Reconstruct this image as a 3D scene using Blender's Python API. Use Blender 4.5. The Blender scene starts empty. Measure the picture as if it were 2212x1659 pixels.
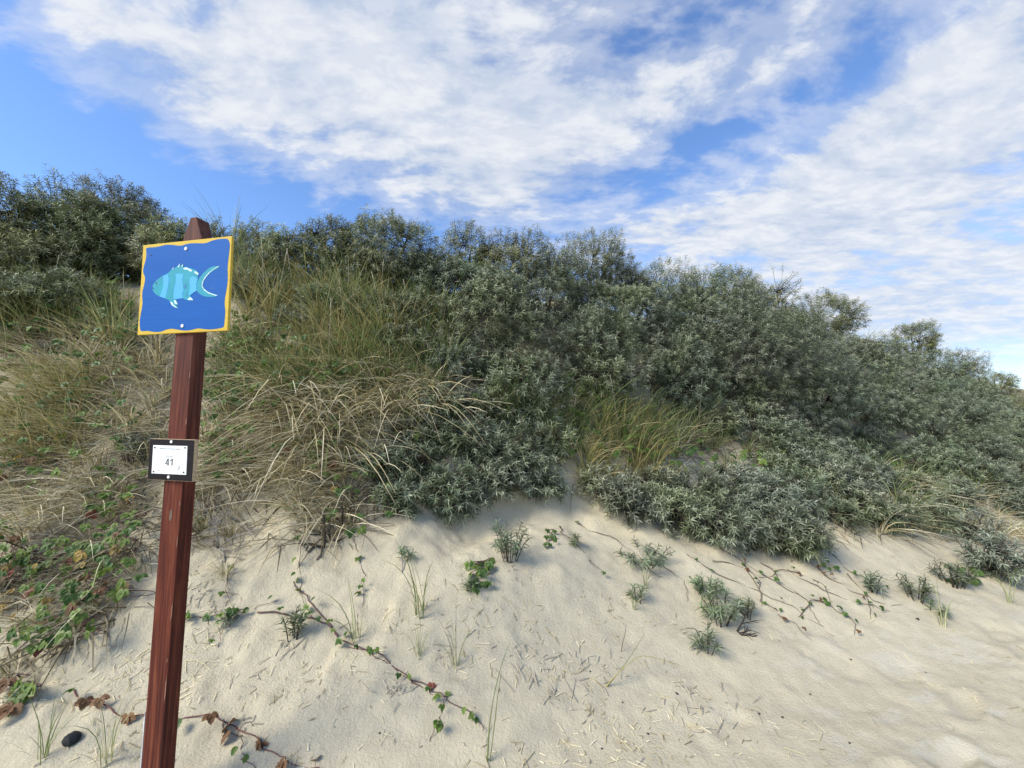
import bpy, math, random
import numpy as np
from mathutils import Matrix, Vector

SEED = 41
random.seed(SEED)
rng = np.random.default_rng(SEED)
scene = bpy.context.scene
col = scene.collection
R = math.radians

# ------------------------------------------------------------------ camera
EYE = np.array([0.0, 0.0, 1.5])
FPX = 850.0                      # focal length in units of a 2212 px wide frame
PITCH = R(4.0)
cam_d = bpy.data.cameras.new('camera')
cam_d.sensor_fit = 'HORIZONTAL'
cam_d.sensor_width = 36.0
cam_d.lens = FPX / 2212.0 * 36.0
cam_d.clip_start = 0.05
cam_d.clip_end = 6000
cam = bpy.data.objects.new('camera', cam_d)
col.objects.link(cam)
cam.location = EYE
cam.rotation_euler = (R(90) + PITCH, 0, 0)
scene.camera = cam

# ------------------------------------------------------------------ world, sun, exposure
SUN_EL, SUN_AZ = R(40), R(236)       # azimuth clockwise from +Y (behind the viewer, to the left)
scene.view_settings.view_transform = 'Standard'
scene.view_settings.look = 'None'
scene.view_settings.gamma = 1.0
scene.view_settings.exposure = 0.95
sun_d = bpy.data.lights.new('sun', 'SUN')
sun_d.energy = 2.7
sun_d.angle = R(26)
sun_d.color = (1.0, 0.94, 0.82)
sun = bpy.data.objects.new('sun', sun_d)
col.objects.link(sun)
sdir = Vector((math.sin(SUN_AZ) * math.cos(SUN_EL), math.cos(SUN_AZ) * math.cos(SUN_EL), math.sin(SUN_EL)))
sun.rotation_euler = sdir.to_track_quat('Z', 'Y').to_euler()
sun.location = (-6, -6, 12)


class NT:
    """tiny helper for node trees"""
    def __init__(s, tree):
        s.t = tree
        s.n = tree.nodes
        s.n.clear()

    def new(s, kind, **kw):
        nd = s.n.new(kind)
        for k, v in kw.items():
            setattr(nd, k, v)
        return nd

    def link(s, a, b):
        s.t.links.new(a, b)

    def val(s, sock, v):
        if hasattr(v, 'is_output') or hasattr(v, 'links'):
            s.t.links.new(v, sock)
        else:
            sock.default_value = v

    def math(s, op, a, b=0.0, c=None, clamp=False):
        nd = s.new('ShaderNodeMath', operation=op)
        nd.use_clamp = clamp
        s.val(nd.inputs[0], a)
        s.val(nd.inputs[1], b)
        if c is not None:
            s.val(nd.inputs[2], c)
        return nd.outputs[0]

    def mix(s, f, a, b, blend='MIX'):
        nd = s.new('ShaderNodeMix', data_type='RGBA', blend_type=blend)
        s.val(nd.inputs[0], f)
        for i, v in ((6, a), (7, b)):
            if isinstance(v, tuple):
                v = (v[0], v[1], v[2], 1.0)
            s.val(nd.inputs[i], v)
        return nd.outputs[2]

    def noise(s, vec, scale, detail=4.0, rough=0.55, dist=0.0, dims='3D'):
        nd = s.new('ShaderNodeTexNoise', noise_dimensions=dims)
        if vec is not None:
            s.link(vec, nd.inputs['Vector'])
        nd.inputs['Scale'].default_value = scale
        nd.inputs['Detail'].default_value = detail
        nd.inputs['Roughness'].default_value = rough
        nd.inputs['Distortion'].default_value = dist
        return nd.outputs[0]

    def ramp(s, f, stops, interp='LINEAR'):
        nd = s.new('ShaderNodeValToRGB')
        cr = nd.color_ramp
        cr.interpolation = interp
        while len(cr.elements) < len(stops):
            cr.elements.new(0.5)
        for e, (p, c) in zip(cr.elements, stops):
            e.position = p
            e.color = (c[0], c[1], c[2], 1.0)
        s.val(nd.inputs[0], f)
        return nd.outputs[0]

    def rng(s, v, a, b, c=0.0, d=1.0, smooth=True):
        nd = s.new('ShaderNodeMapRange')
        nd.interpolation_type = 'SMOOTHSTEP' if smooth else 'LINEAR'
        nd.clamp = True
        s.val(nd.inputs[0], v)
        for i, x in enumerate((a, b, c, d)):
            nd.inputs[1 + i].default_value = x
        return nd.outputs[0]

    def mapping(s, vec, scale=(1, 1, 1), loc=(0, 0, 0), rot=(0, 0, 0)):
        nd = s.new('ShaderNodeMapping')
        s.link(vec, nd.inputs[0])
        nd.inputs['Scale'].default_value = scale
        nd.inputs['Location'].default_value = loc
        nd.inputs['Rotation'].default_value = rot
        return nd.outputs[0]


def pix_dir(x, y):
    """world direction through a point of the 2212 x 1659 frame"""
    u = (np.asarray(x, float) - 1106.0) / FPX
    v = (829.5 - np.asarray(y, float)) / FPX
    c, s_ = math.cos(PITCH), math.sin(PITCH)
    return np.stack([u, c - v * s_, s_ + v * c], -1)


COVER = .085


def build_world():
    w = bpy.data.worlds.new('World')
    scene.world = w
    w.use_nodes = True
    w.cycles.sampling_method = 'MANUAL'
    w.cycles.sample_map_resolution = 256
    t = NT(w.node_tree)
    sky = t.new('ShaderNodeTexSky', sky_type='NISHITA')
    sky.sun_disc = False
    sky.sun_elevation = SUN_EL
    sky.sun_rotation = SUN_AZ
    sky.altitude = 5
    sky.air_density = 1.0
    sky.dust_density = 0.15
    sky.ozone_density = 2.2
    tc = t.new('ShaderNodeTexCoord')
    sep = t.new('ShaderNodeSeparateXYZ')
    t.link(tc.outputs['Generated'], sep.inputs[0])
    dx, dy, dz = sep.outputs
    az = t.math('ARCTAN2', dx, dy)                       # radians right of +Y
    el = t.math('ARCSINE', dz)
    # the cloud deck: a flat layer seen in perspective
    den = t.math('ADD', t.math('MAXIMUM', dz, 0.0), 0.16)
    cx = t.math('DIVIDE', dx, den)
    cy = t.math('DIVIDE', dy, den)
    cmb = t.new('ShaderNodeCombineXYZ')
    t.link(cx, cmb.inputs[0]); t.link(cy, cmb.inputs[1])
    deck = cmb.outputs[0]
    # cloud bodies: (x px, y px, half width deg, half height deg, tilt deg, weight)
    bodies = [
        (720, 60, 20, 13, 0, .28), (930, 180, 20, 11, -14, .30), (1060, 330, 13, 8, -14, .26),
        (540, 130, 11, 8, -26, .20), (120, 50, 20, 6, -18, .17), (330, 110, 14, 5, -25, .20), (60, 130, 12, 3, -10, .12), (1180, 30, 14, 6, 0, .14), (300, 245, 11, 2.6, -8, .20), (180, 60, 22, 7, 0, .12),
        (1240, 230, 9, 4.5, 8, .18), (1110, 395, 8, 2.4, 0, .16), (1080, 455, 5, 1.1, 0, .14), (900, 430, 7, 3, 0, .10),
        (1700, 70, 22, 6, 4, .11), (2090, 190, 9, 5, 30, .32), (1870, 300, 10, 4, 34, .22), (1900, 400, 18, 4, 6, .15),
        (1850, 540, 26, 10, 0, .22), (1780, 300, 22, 10, 0, .13), (1600, 120, 16, 6, 0, .08), (2200, 560, 20, 16, 0, .12), (1480, 490, 9, 2.5, 0, .20), (1500, 200, 14, 5, 0, .14), (1330, 520, 7, 3, 0, .12),
        (1270, 100, 9, 3.2, -4, -.34), (1450, 60, 6, 2, 8, -.18), (1400, 320, 10, 2.6, 4, -.20), (430, 400, 24, 8.5, -9, -.46), (60, 300, 18, 8, 0, -.26),
        (1760, 170, 11, 1.8, 12, -.17), (1600, 265, 9, 1.6, 8, -.13), (1040, 60, 2.5, 3, 0, -.18), (380, 10, 6, 3, 0, -.18), (1230, 435, 6, 1.8, 0, -.20), (1980, 90, 8, 1.6, 22, -.16), (930, 230, 1.6, 1.6, 0, -.14), (1450, 395, 8, 2, 4, -.12),
    ]
    cov = None
    for (px, py, hw, hh, tilt, wgt) in bodies:
        d = pix_dir(px, py)
        d = d / np.linalg.norm(d)
        a0, e0 = math.atan2(d[0], d[1]), math.asin(d[2])
        da = t.math('MULTIPLY', t.math('SUBTRACT', az, a0), math.cos(e0))
        de = t.math('SUBTRACT', el, e0)
        c, s_ = math.cos(R(tilt)), math.sin(R(tilt))
        p = t.math('ADD', t.math('MULTIPLY', da, c / R(hw)), t.math('MULTIPLY', de, s_ / R(hw)))
        q = t.math('ADD', t.math('MULTIPLY', da, -s_ / R(hh)), t.math('MULTIPLY', de, c / R(hh)))
        r2 = t.math('ADD', t.math('MULTIPLY', p, p), t.math('MULTIPLY', q, q))
        g = t.math('MULTIPLY', t.math('EXPONENT', t.math('MULTIPLY', r2, -0.7)), wgt)
        cov = g if cov is None else t.math('ADD', cov, g)
    cov = t.math('ADD', cov, t.rng(el, R(26), R(8), 0, .30))      # stratus bank low over the horizon, all round
    warp = t.new('ShaderNodeVectorMath', operation='MULTIPLY_ADD')
    wn = t.new('ShaderNodeTexNoise', noise_dimensions='2D')
    t.link(deck, wn.inputs['Vector'])
    wn.inputs['Scale'].default_value = 1.1
    wn.inputs['Detail'].default_value = 3
    t.link(wn.outputs[1], warp.inputs[0]); warp.inputs[1].default_value = (.2, .2, 0); t.link(deck, warp.inputs[2])
    wd = warp.outputs[0]
    big = t.noise(t.mapping(wd, (0.75, 0.9, 1), (3.1, 7.7, 0)), 1.0, 3, .5, 0, '2D')
    mid = t.noise(t.mapping(wd, (1, 1.7, 1), (1.3, 2.7, 0), (0, 0, R(-14))), 3.6, 5, .58, 0, '2D')
    fine = t.noise(t.mapping(wd, (1.0, 1.7, 1), (9.3, 2.1, 0), (0, 0, R(10))), 9.5, 5, .6, 0, '2D')
    low = t.rng(el, R(6), R(24), .25, 1.0)                     # far off the deck blurs into haze
    midc = t.math('ADD', t.math('MULTIPLY', t.math('SUBTRACT', t.rng(mid, .28, .72, 0, 1, False), .5), low), .5)
    finec = t.math('ADD', t.math('MULTIPLY', t.math('SUBTRACT', t.rng(fine, .28, .72, 0, 1, False), .5), low), .5)
    f = t.math('ADD', t.math('MULTIPLY', big, .30), t.math('ADD', t.math('MULTIPLY', midc, .42), t.math('MULTIPLY', finec, .20)))
    dens = t.math('ADD', f, t.math('SUBTRACT', cov, COVER))
    thick = t.rng(dens, 0.50, 0.98)
    veil = t.rng(dens, 0.34, 0.70)
    alpha = t.math('MAXIMUM', t.math('MULTIPLY', veil, 0.50), thick, clamp=True)
    alpha = t.math('MULTIPLY', alpha, .96)
    shade = t.math('ADD', t.math('MULTIPLY', t.rng(mid, .36, .62), .6), t.math('MULTIPLY', t.rng(fine, .36, .64), .4))
    cloud = t.mix(shade, (.285, .33, .41), (.45, .463, .485))
    skyc = t.mix(1.0, sky.outputs[0], (.092, .110, .135), 'MULTIPLY')
    out = t.mix(alpha, skyc, cloud)
    bg = t.new('ShaderNodeBackground')
    t.link(out, bg.inputs[0])
    bg.inputs[1].default_value = 1.0
    o = t.new('ShaderNodeOutputWorld')
    t.link(bg.outputs[0], o.inputs[0])


build_world()

# ------------------------------------------------------------------ materials
MATS = {}


def mat_base(name):
    m = bpy.data.materials.new(name)
    m.use_nodes = True
    t = NT(m.node_tree)
    o = t.new('ShaderNodeOutputMaterial')
    b = t.new('ShaderNodeBsdfPrincipled')
    t.link(b.outputs[0], o.inputs[0])
    MATS[name] = m
    return t, b, o


def mat_plain(name, c, rough=.6, var=.12, scale=30, bump=0.0, spec=.3):
    t, b, o = mat_base(name)
    tc = t.new('ShaderNodeTexCoord')
    n = t.noise(tc.outputs['Object'], scale, 5, .6)
    lo = tuple(x * (1 - var) for x in c)
    hi = tuple(min(1, x * (1 + var)) for x in c)
    t.link(t.ramp(n, [(.3, lo), (.7, hi)]), b.inputs['Base Color'])
    b.inputs['Roughness'].default_value = rough
    b.inputs['Specular IOR Level'].default_value = spec
    if bump:
        bp = t.new('ShaderNodeBump')
        bp.inputs['Strength'].default_value = bump
        bp.inputs['Distance'].default_value = .004
        t.link(n, bp.inputs['Height'])
        t.link(bp.outputs[0], b.inputs['Normal'])


def mat_leaf(name, stops, rough=.55, transl=.22, spec=.3, objvar=.18):
    """foliage: colour differs leaf by leaf and a little plant by plant"""
    t, b, o = mat_base(name)
    g = t.new('ShaderNodeNewGeometry')
    c = t.ramp(g.outputs['Random Per Island'], stops)
    oi = t.new('ShaderNodeObjectInfo')
    hsv = t.new('ShaderNodeHueSaturation')
    t.link(c, hsv.inputs['Color'])
    t.link(t.rng(oi.outputs['Random'], 0, 1, 1 - objvar, 1 + objvar, False), hsv.inputs['Value'])
    c = hsv.outputs[0]
    t.link(c, b.inputs['Base Color'])
    b.inputs['Roughness'].default_value = rough
    b.inputs['Specular IOR Level'].default_value = spec
    tr = t.new('ShaderNodeBsdfTranslucent')
    t.link(c, tr.inputs[0])
    mx = t.new('ShaderNodeMixShader')
    mx.inputs[0].default_value = transl
    t.link(b.outputs[0], mx.inputs[1]); t.link(tr.outputs[0], mx.inputs[2])
    t.link(mx.outputs[0], o.inputs[0])




def mat_buckthorn(name, stops):
    t, b, o = mat_base(name)
    g = t.new('ShaderNodeNewGeometry')
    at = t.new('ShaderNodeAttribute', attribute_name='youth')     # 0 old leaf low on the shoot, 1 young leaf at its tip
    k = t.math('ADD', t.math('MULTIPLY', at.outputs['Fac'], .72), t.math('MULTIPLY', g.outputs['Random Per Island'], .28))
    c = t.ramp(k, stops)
    oi = t.new('ShaderNodeObjectInfo')
    hsv = t.new('ShaderNodeHueSaturation')
    t.link(c, hsv.inputs['Color'])
    t.link(t.rng(oi.outputs['Random'], 0, 1, .78, 1.22, False), hsv.inputs['Value'])
    t.link(t.rng(t.math('FRACT', t.math('MULTIPLY', oi.outputs['Random'], 7.3)), 0, 1, .47, .515, False), hsv.inputs['Hue'])
    t.link(t.rng(t.noise(g.outputs['Position'], 1.7, 2), .3, .7, .75, 1.2), hsv.inputs['Saturation'])
    c = hsv.outputs[0]
    t.link(c, b.inputs['Base Color'])
    b.inputs['Roughness'].default_value = .5
    b.inputs['Specular IOR Level'].default_value = .35
    tr = t.new('ShaderNodeBsdfTranslucent')
    t.link(c, tr.inputs[0])
    mx = t.new('ShaderNodeMixShader')
    mx.inputs[0].default_value = .15
    t.link(b.outputs[0], mx.inputs[1]); t.link(tr.outputs[0], mx.inputs[2])
    t.link(mx.outputs[0], o.inputs[0])


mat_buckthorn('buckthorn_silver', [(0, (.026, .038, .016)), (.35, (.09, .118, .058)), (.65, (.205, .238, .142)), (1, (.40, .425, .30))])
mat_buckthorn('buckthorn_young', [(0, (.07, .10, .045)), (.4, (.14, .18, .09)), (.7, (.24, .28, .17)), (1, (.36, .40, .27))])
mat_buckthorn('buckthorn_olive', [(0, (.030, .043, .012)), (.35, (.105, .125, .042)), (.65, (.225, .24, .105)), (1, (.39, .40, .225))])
mat_leaf('marram_green', [(0, (.07, .11, .03)), (.5, (.17, .22, .07)), (.8, (.27, .31, .12)), (1, (.42, .42, .20))], .5, .25)
mat_leaf('marram_dry', [(0, (.16, .12, .055)), (.3, (.38, .31, .16)), (.6, (.60, .51, .30)), (1, (.82, .74, .52))], .6, .15)
mat_leaf('marram_gold', [(0, (.22, .175, .055)), (.5, (.43, .36, .14)), (1, (.66, .57, .29))], .6, .2)
mat_leaf('thatch', [(0, (.09, .07, .035)), (.4, (.22, .175, .095)), (.75, (.40, .335, .20)), (1, (.60, .52, .35))], .7, .1)
mat_leaf('bramble_green', [(0, (.035, .075, .015)), (.5, (.07, .135, .025)), (1, (.13, .20, .045))], .45, .25)
mat_leaf('bramble_light', [(0, (.10, .17, .03)), (1, (.20, .26, .06))], .45, .3)
mat_leaf('bramble_red', [(0, (.13, .03, .022)), (1, (.22, .065, .035))], .5, .25)
mat_leaf('bramble_brown', [(0, (.12, .06, .03)), (1, (.22, .12, .05))], .6, .2)
mat_leaf('bramble_yellow', [(0, (.25, .19, .04)), (1, (.36, .22, .07))], .5, .25)
mat_plain('bark_dark', (.055, .042, .032), .85, .35, 60)
mat_plain('bark_pale', (.36, .33, .29), .85, .25, 60)
mat_plain('bark_grey', (.27, .25, .225), .85, .3, 60)
mat_plain('runner_stem', (.115, .06, .055), .65, .3, 40)
mat_plain('runner_brown', (.13, .09, .065), .75, .3, 40)
mat_plain('red_stem', (.14, .05, .045), .55, .25, 40)
mat_plain('straw', (.52, .46, .35), .7, .22, 40)
mat_plain('straw_grey', (.38, .335, .255), .8, .25, 40)
mat_plain('coal', (.018, .02, .02), .75, .5, 40, .8)
mat_plain('pebble', (.05, .045, .04), .7, .4, 60)
mat_plain('screw_steel', (.72, .71, .68), .35, .1, 60, 0, .5)
mat_plain('screw_dark', (.06, .06, .055), .5, .2, 60)
mat_plain('paint_white', (.52, .68, .70), .55, .06, 60)
mat_plain('paint_teal', (.018, .27, .35), .5, .10, 26)
mat_plain('paint_light', (.07, .36, .72), .5, .06, 26)
mat_plain('paint_dark', (.02, .025, .035), .5, .1, 30)
mat_plain('paint_scrape', (.03, .13, .40), .5, .1, 30)
mat_plain('plate_white', (.78, .79, .77), .4, .03, 60)
mat_plain('print_dark', (.055, .055, .06), .6, .05, 60)
mat_plain('print_grey', (.36, .36, .37), .6, .05, 60)
mat_plain('print_pale', (.66, .67, .66), .6, .03, 60)
mat_plain('plywood', (.45, .33, .20), .75, .3, 90)
mat_plain('black_film', (.015, .012, .013), .6, .25, 25, 0, .12)
mat_plain('worn_wood', (.24, .12, .08), .7, .25, 60)
mat_plain('peel', (.62, .61, .60), .6, .12, 60)


def wood_mat(name, stops, rough):
    t, b, o = mat_base(name)
    tc = t.new('ShaderNodeTexCoord')
    warp = t.noise(t.mapping(tc.outputs['Object'], (6, 1.2, 6)), 1.0, 3, .5)
    mp = t.mapping(tc.outputs['Object'], (1, .035, 1))
    add = t.new('ShaderNodeVectorMath', operation='MULTIPLY_ADD')
    t.link(warp, add.inputs[0]); add.inputs[1].default_value = (.02, 0, .02)
    t.link(mp, add.inputs[2])
    g = t.noise(add.outputs[0], 95, 5, .65, .5)
    c = t.ramp(g, stops)
    sep = t.new('ShaderNodeSeparateXYZ')
    t.link(tc.outputs['Object'], sep.inputs[0])
    weath = t.rng(t.math('ADD', sep.outputs[1], t.math('MULTIPLY', t.noise(mp, 40, 3), .6)), 1.3, 2.7)
    c = t.mix(t.math('MULTIPLY', weath, .6), c, t.mix(g, (.045, .022, .018), (.16, .085, .065)))
    t.link(c, b.inputs['Base Color'])
    b.inputs['Roughness'].default_value = rough
    b.inputs['Specular IOR Level'].default_value = .12
    bp = t.new('ShaderNodeBump')
    bp.inputs['Strength'].default_value = .35
    bp.inputs['Distance'].default_value = .003
    t.link(g, bp.inputs['Height'])
    t.link(bp.outputs[0], b.inputs['Normal'])


wood_mat('post_wood', [(.30, (.03, .010, .009)), (.46, (.085, .021, .014)), (.58, (.135, .036, .020)), (.70, (.20, .065, .034)), (.8, (.07, .021, .015))], .55)


def board_mat(name, c, var):
    t, b, o = mat_base(name)
    tc = t.new('ShaderNodeTexCoord')
    g = t.noise(t.mapping(tc.outputs['Object'], (.25, 6, 1)), 30, 5, .6)
    s = t.noise(tc.outputs['Object'], 12, 5, .65)
    c1 = t.mix(t.rng(g, .3, .7), tuple(x * (1 - var) for x in c), tuple(x * (1 + var * .6) for x in c))
    c1 = t.mix(t.math('MULTIPLY', t.rng(s, .66, .76), .35), c1, (.25, .25, .22))
    t.link(c1, b.inputs['Base Color'])
    b.inputs['Roughness'].default_value = .55
    b.inputs['Specular IOR Level'].default_value = .14
    bp = t.new('ShaderNodeBump')
    bp.inputs['Strength'].default_value = .12
    bp.inputs['Distance'].default_value = .002
    t.link(g, bp.inputs['Height'])
    t.link(bp.outputs[0], b.inputs['Normal'])


board_mat('paint_yellow', (.60, .415, .06), .10)
board_mat('paint_blue', (.010, .098, .36), .07)


def sand_mat():
    t, b, o = mat_base('sand')
    g = t.new('ShaderNodeNewGeometry')
    pos = g.outputs['Position']
    at = t.new('ShaderNodeAttribute', attribute_name='humus')
    hum = at.outputs['Fac']
    at2 = t.new('ShaderNodeAttribute', attribute_name='flat')
    flat = at2.outputs['Fac']
    n1 = t.noise(pos, 1.6, 6, .6, .3)
    n2 = t.noise(pos, 14, 6, .65)
    n3 = t.noise(pos, 240, 3, .7)
    n4 = t.noise(t.mapping(pos, (1.2, 2.6, 1), (0, 0, 0), (0, 0, R(-25))), 2.2, 5, .6, .6)
    c = t.mix(n1, (.545, .475, .325), (.62, .55, .39))
    c = t.mix(t.math('MULTIPLY', t.rng(n2, .35, .75), .45), c, (.43, .375, .26))
    dry = t.math('MULTIPLY', t.rng(n4, .54, .60), flat)
    c = t.mix(t.math('MULTIPLY', dry, .55), c, (.63, .585, .465))
    c = t.mix(t.math('MULTIPLY', t.rng(n3, .62, .72), .28), c, (.17, .14, .10))
    c = t.mix(t.math('MULTIPLY', t.rng(t.noise(pos, 180, 2, .6), .66, .72), .35), c, (.62, .58, .48))
    soil = t.mix(t.rng(n2, .3, .7), (.16, .13, .08), (.34, .295, .20))
    hm = t.rng(t.math('ADD', hum, t.math('MULTIPLY', t.math('SUBTRACT', n2, .5), .9)), .3, .75)
    c = t.mix(hm, c, soil)
    t.link(c, b.inputs['Base Color'])
    b.inputs['Roughness'].default_value = .95
    b.inputs['Specular IOR Level'].default_value = .1
    h = t.math('ADD', t.math('MULTIPLY', n3, .22), t.math('ADD', t.math('MULTIPLY', n2, 1.0), t.math('MULTIPLY', t.noise(pos, 70, 6, .75), 1.3)))
    bp = t.new('ShaderNodeBump')
    bp.inputs['Strength'].default_value = .75
    bp.inputs['Distance'].default_value = .012
    t.link(h, bp.inputs['Height'])
    t.link(bp.outputs[0], b.inputs['Normal'])


sand_mat()


# ------------------------------------------------------------------ terrain function
def vnoise(x, y, seed=0):
    xi = np.floor(x).astype(np.int64); yi = np.floor(y).astype(np.int64)
    fx = x - xi; fy = y - yi
    fx = fx * fx * (3 - 2 * fx); fy = fy * fy * (3 - 2 * fy)

    def h(a, b):
        n = (a * 374761393 + b * 668265263 + seed * 974711) & 0x7fffffff
        n = ((n ^ (n >> 13)) * 1274126177) & 0x7fffffff
        n = n ^ (n >> 16)
        return (n & 0xffff) / 65535.0
    return (h(xi, yi) * (1 - fx) + h(xi + 1, yi) * fx) * (1 - fy) + (h(xi, yi + 1) * (1 - fx) + h(xi + 1, yi + 1) * fx) * fy


def fbm(x, y, oct=4, seed=0, gain=.5):
    a, s, n = 1.0, 0.0, 0.0
    for i in range(oct):
        s = s + a * vnoise(x * 2 ** i + 17.3 * i, y * 2 ** i - 9.1 * i, seed + i)
        n += a
        a *= gain
    return s / n - .5


FOOT = [(1.55, 1.72, .5), (1.95, 1.86, .4), (2.35, 2.15, .6), (2.85, 2.2, .5), (3.2, 2.55, .55), (1.2, 1.62, .7), (2.6, 1.9, .3), (3.6, 2.75, .6)]
XT = np.arange(-120, 200, .05)


def smooth(a, w):
    k = np.hanning(w); k /= k.sum()
    return np.convolve(np.pad(a, w // 2, 'edge'), k, 'same')[w // 2: w // 2 + len(a)]


YC_T = smooth(np.interp(XT, [-120, -30, -8, -4.7, 0, 5.8, 12, 29, 80, 200], [-4, 2.4, 4.0, 4.45, 5.45, 8.3, 12.2, 23, 55, 130]), 61)
YF_T = smooth(np.interp(XT, [-120, -30, -3, -1.8, -.2, .73, 3.8, 12, 29, 80, 200], [-6, .4, 1.15, 1.30, 1.68, 2.1, 3.0, 7.6, 17.6, 47, 118]), 41)
VT = np.arange(-1, 8, .01)
ZT = smooth(np.interp(VT, [-1, -.02, .15, .42, .62, .8, 1, 1.2, 1.7, 3, 8], [0, 0, .2, .75, 1.75, 2.62, 3.15, 3.25, 2.9, 1.2, .6]), 13)


def vcoord(x, y):
    yc = np.interp(x, XT, YC_T); yf = np.interp(x, XT, YF_T)
    return (y - yf) / (yc - yf)


def ground(x, y, fine=True):
    x = np.asarray(x, float); y = np.asarray(y, float)
    v = vcoord(x, y)
    z = np.interp(v, VT, ZT)
    near = np.exp(-((x * x + y * y) / 900.0))
    sl = np.clip((v - .15) / .3, 0, 1) * np.clip((2.5 - v), 0, 1)
    z = z + sl * (fbm(x * .9, y * .9, 3, 5) * .55 + fbm(x * 2.6, y * 2.6, 3, 9) * .22) * (.3 + .7 * near)
    z = z - np.clip(-v, 0, 3) * .03
    z = z + fbm(x * .55, y * .55, 2, 21) * .10 * near
    if fine:
        # crumbled clods on the steep sand left of centre, soft hollows and scuffs on the flat
        cl = np.clip((v + .1) / .25, 0, 1) * np.clip((.75 - v) / .3, 0, 1)
        lf = np.clip((1.2 - x) / 1.6, .25, 1)
        z = z + cl * lf * (np.maximum(fbm(x * 9, y * 9, 3, 31), 0) * .07 + np.abs(fbm(x * 24, y * 24, 2, 37)) * .022) * near
        fl = np.clip((.25 - v) / .2, 0, 1) * np.clip((x - .3) / .8, 0, 1)
        cr = fbm(x * 2.1 + 4, y * 3.3, 4, 61)
        z = z - fl * near * (np.clip((cr - .05) / .06, 0, 1) * .012 + np.clip(fbm(x * 7, y * 7, 2, 67), 0, 1) * np.clip((cr - .02) / .1, 0, 1) * .025)
        for (fx, fy, a_) in FOOT:
            u = ((x - fx) * math.cos(a_) + (y - fy) * math.sin(a_)) / .13; w = (-(x - fx) * math.sin(a_) + (y - fy) * math.cos(a_)) / .055
            q = u * u + w * w
            z = z - .022 * np.exp(-q ** 2 * .8) + .010 * np.exp(-((np.sqrt(q) - 1.35) / .28) ** 2)
        z = z + (fbm(x * 3.4, y * 5.2, 3, 41) * .032 + fbm(x * 15, y * 15, 3, 43) * .016) * near
    return z


GX = np.arange(-14, 34, .04); GY = np.arange(.2, 34, .04)
GZ = ground(*np.meshgrid(GX, GY), False)


def gfast(x, y):
    """the same terrain, read from a table"""
    i = np.clip((x - GX[0]) / .04, 0, len(GX) - 2); j = np.clip((y - GY[0]) / .04, 0, len(GY) - 2)
    a = i.astype(int); b_ = j.astype(int)
    u = i - a; v = j - b_
    return (GZ[b_, a] * (1 - u) + GZ[b_, a + 1] * u) * (1 - v) + (GZ[b_ + 1, a] * (1 - u) + GZ[b_ + 1, a + 1] * u) * v


def cast(px, py):
    """where the view ray through frame points meets the terrain (nan = sky)"""
    px = np.atleast_1d(np.asarray(px, float)); py = np.atleast_1d(np.asarray(py, float))
    d = pix_dir(px, py)
    out = np.full((len(px), 3), np.nan)
    ts = np.concatenate([np.arange(.6, 12, .03), np.arange(12, 34, .15)])
    alive = np.ones(len(px), bool)
    for a, b_ in zip(ts[:-1], ts[1:]):
        if not alive.any():
            break
        idx = np.where(alive)[0]
        p = EYE + d[idx] * b_
        hit = gfast(p[:, 0], p[:, 1]) > p[:, 2]
        if hit.any():
            ii = idx[hit]
            lo = np.full(len(ii), a); hi = np.full(len(ii), b_)
            for _ in range(7):
                m = (lo + hi) / 2
                q = EYE + d[ii] * m[:, None]
                g = gfast(q[:, 0], q[:, 1]) > q[:, 2]
                hi = np.where(g, m, hi); lo = np.where(g, lo, m)
            q = EYE + d[ii] * hi[:, None]
            q[:, 2] = ground(q[:, 0], q[:, 1])
            out[ii] = q
            alive[ii] = False
    return out


def cast1(x, y):
    return cast([x], [y])[0]


# ------------------------------------------------------------------ object helpers
def link_mesh(name, verts, faces, mat, parent=None, smooth_=False):
    me = bpy.data.meshes.new(name)
    verts = np.asarray(verts, np.float32)
    if isinstance(faces, np.ndarray):
        n, k = faces.shape
        me.vertices.add(len(verts)); me.vertices.foreach_set('co', verts.ravel())
        me.loops.add(n * k); me.loops.foreach_set('vertex_index', faces.astype(np.int32).ravel())
        me.polygons.add(n)
        me.polygons.foreach_set('loop_start', np.arange(0, n * k, k, dtype=np.int32))
        me.polygons.foreach_set('loop_total', np.full(n, k, np.int32))
        me.update(calc_edges=True)
    else:
        me.from_pydata(verts.tolist(), [], faces)
        me.update()
    if mat:
        me.materials.append(MATS[mat])
    if smooth_:
        me.polygons.foreach_set('use_smooth', np.ones(len(me.polygons), bool))
    o = bpy.data.objects.new(name, me)
    col.objects.link(o)
    if parent is not None:
        o.parent = parent
    return o


def tag(o, label, cat, group=None, kind=None):
    if label:
        o['label'] = label
    if cat:
        o['category'] = cat
    if group:
        o['group'] = group
    if kind:
        o['kind'] = kind
    return o


def thing(name, loc, label, cat, group=None):
    o = bpy.data.objects.new(name, None)
    o.empty_display_size = .1
    col.objects.link(o)
    o.location = loc
    return tag(o, label, cat, group)


def unit(v):
    v = np.asarray(v, float)
    return v / np.maximum(np.linalg.norm(v, axis=-1, keepdims=True), 1e-9)


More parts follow.
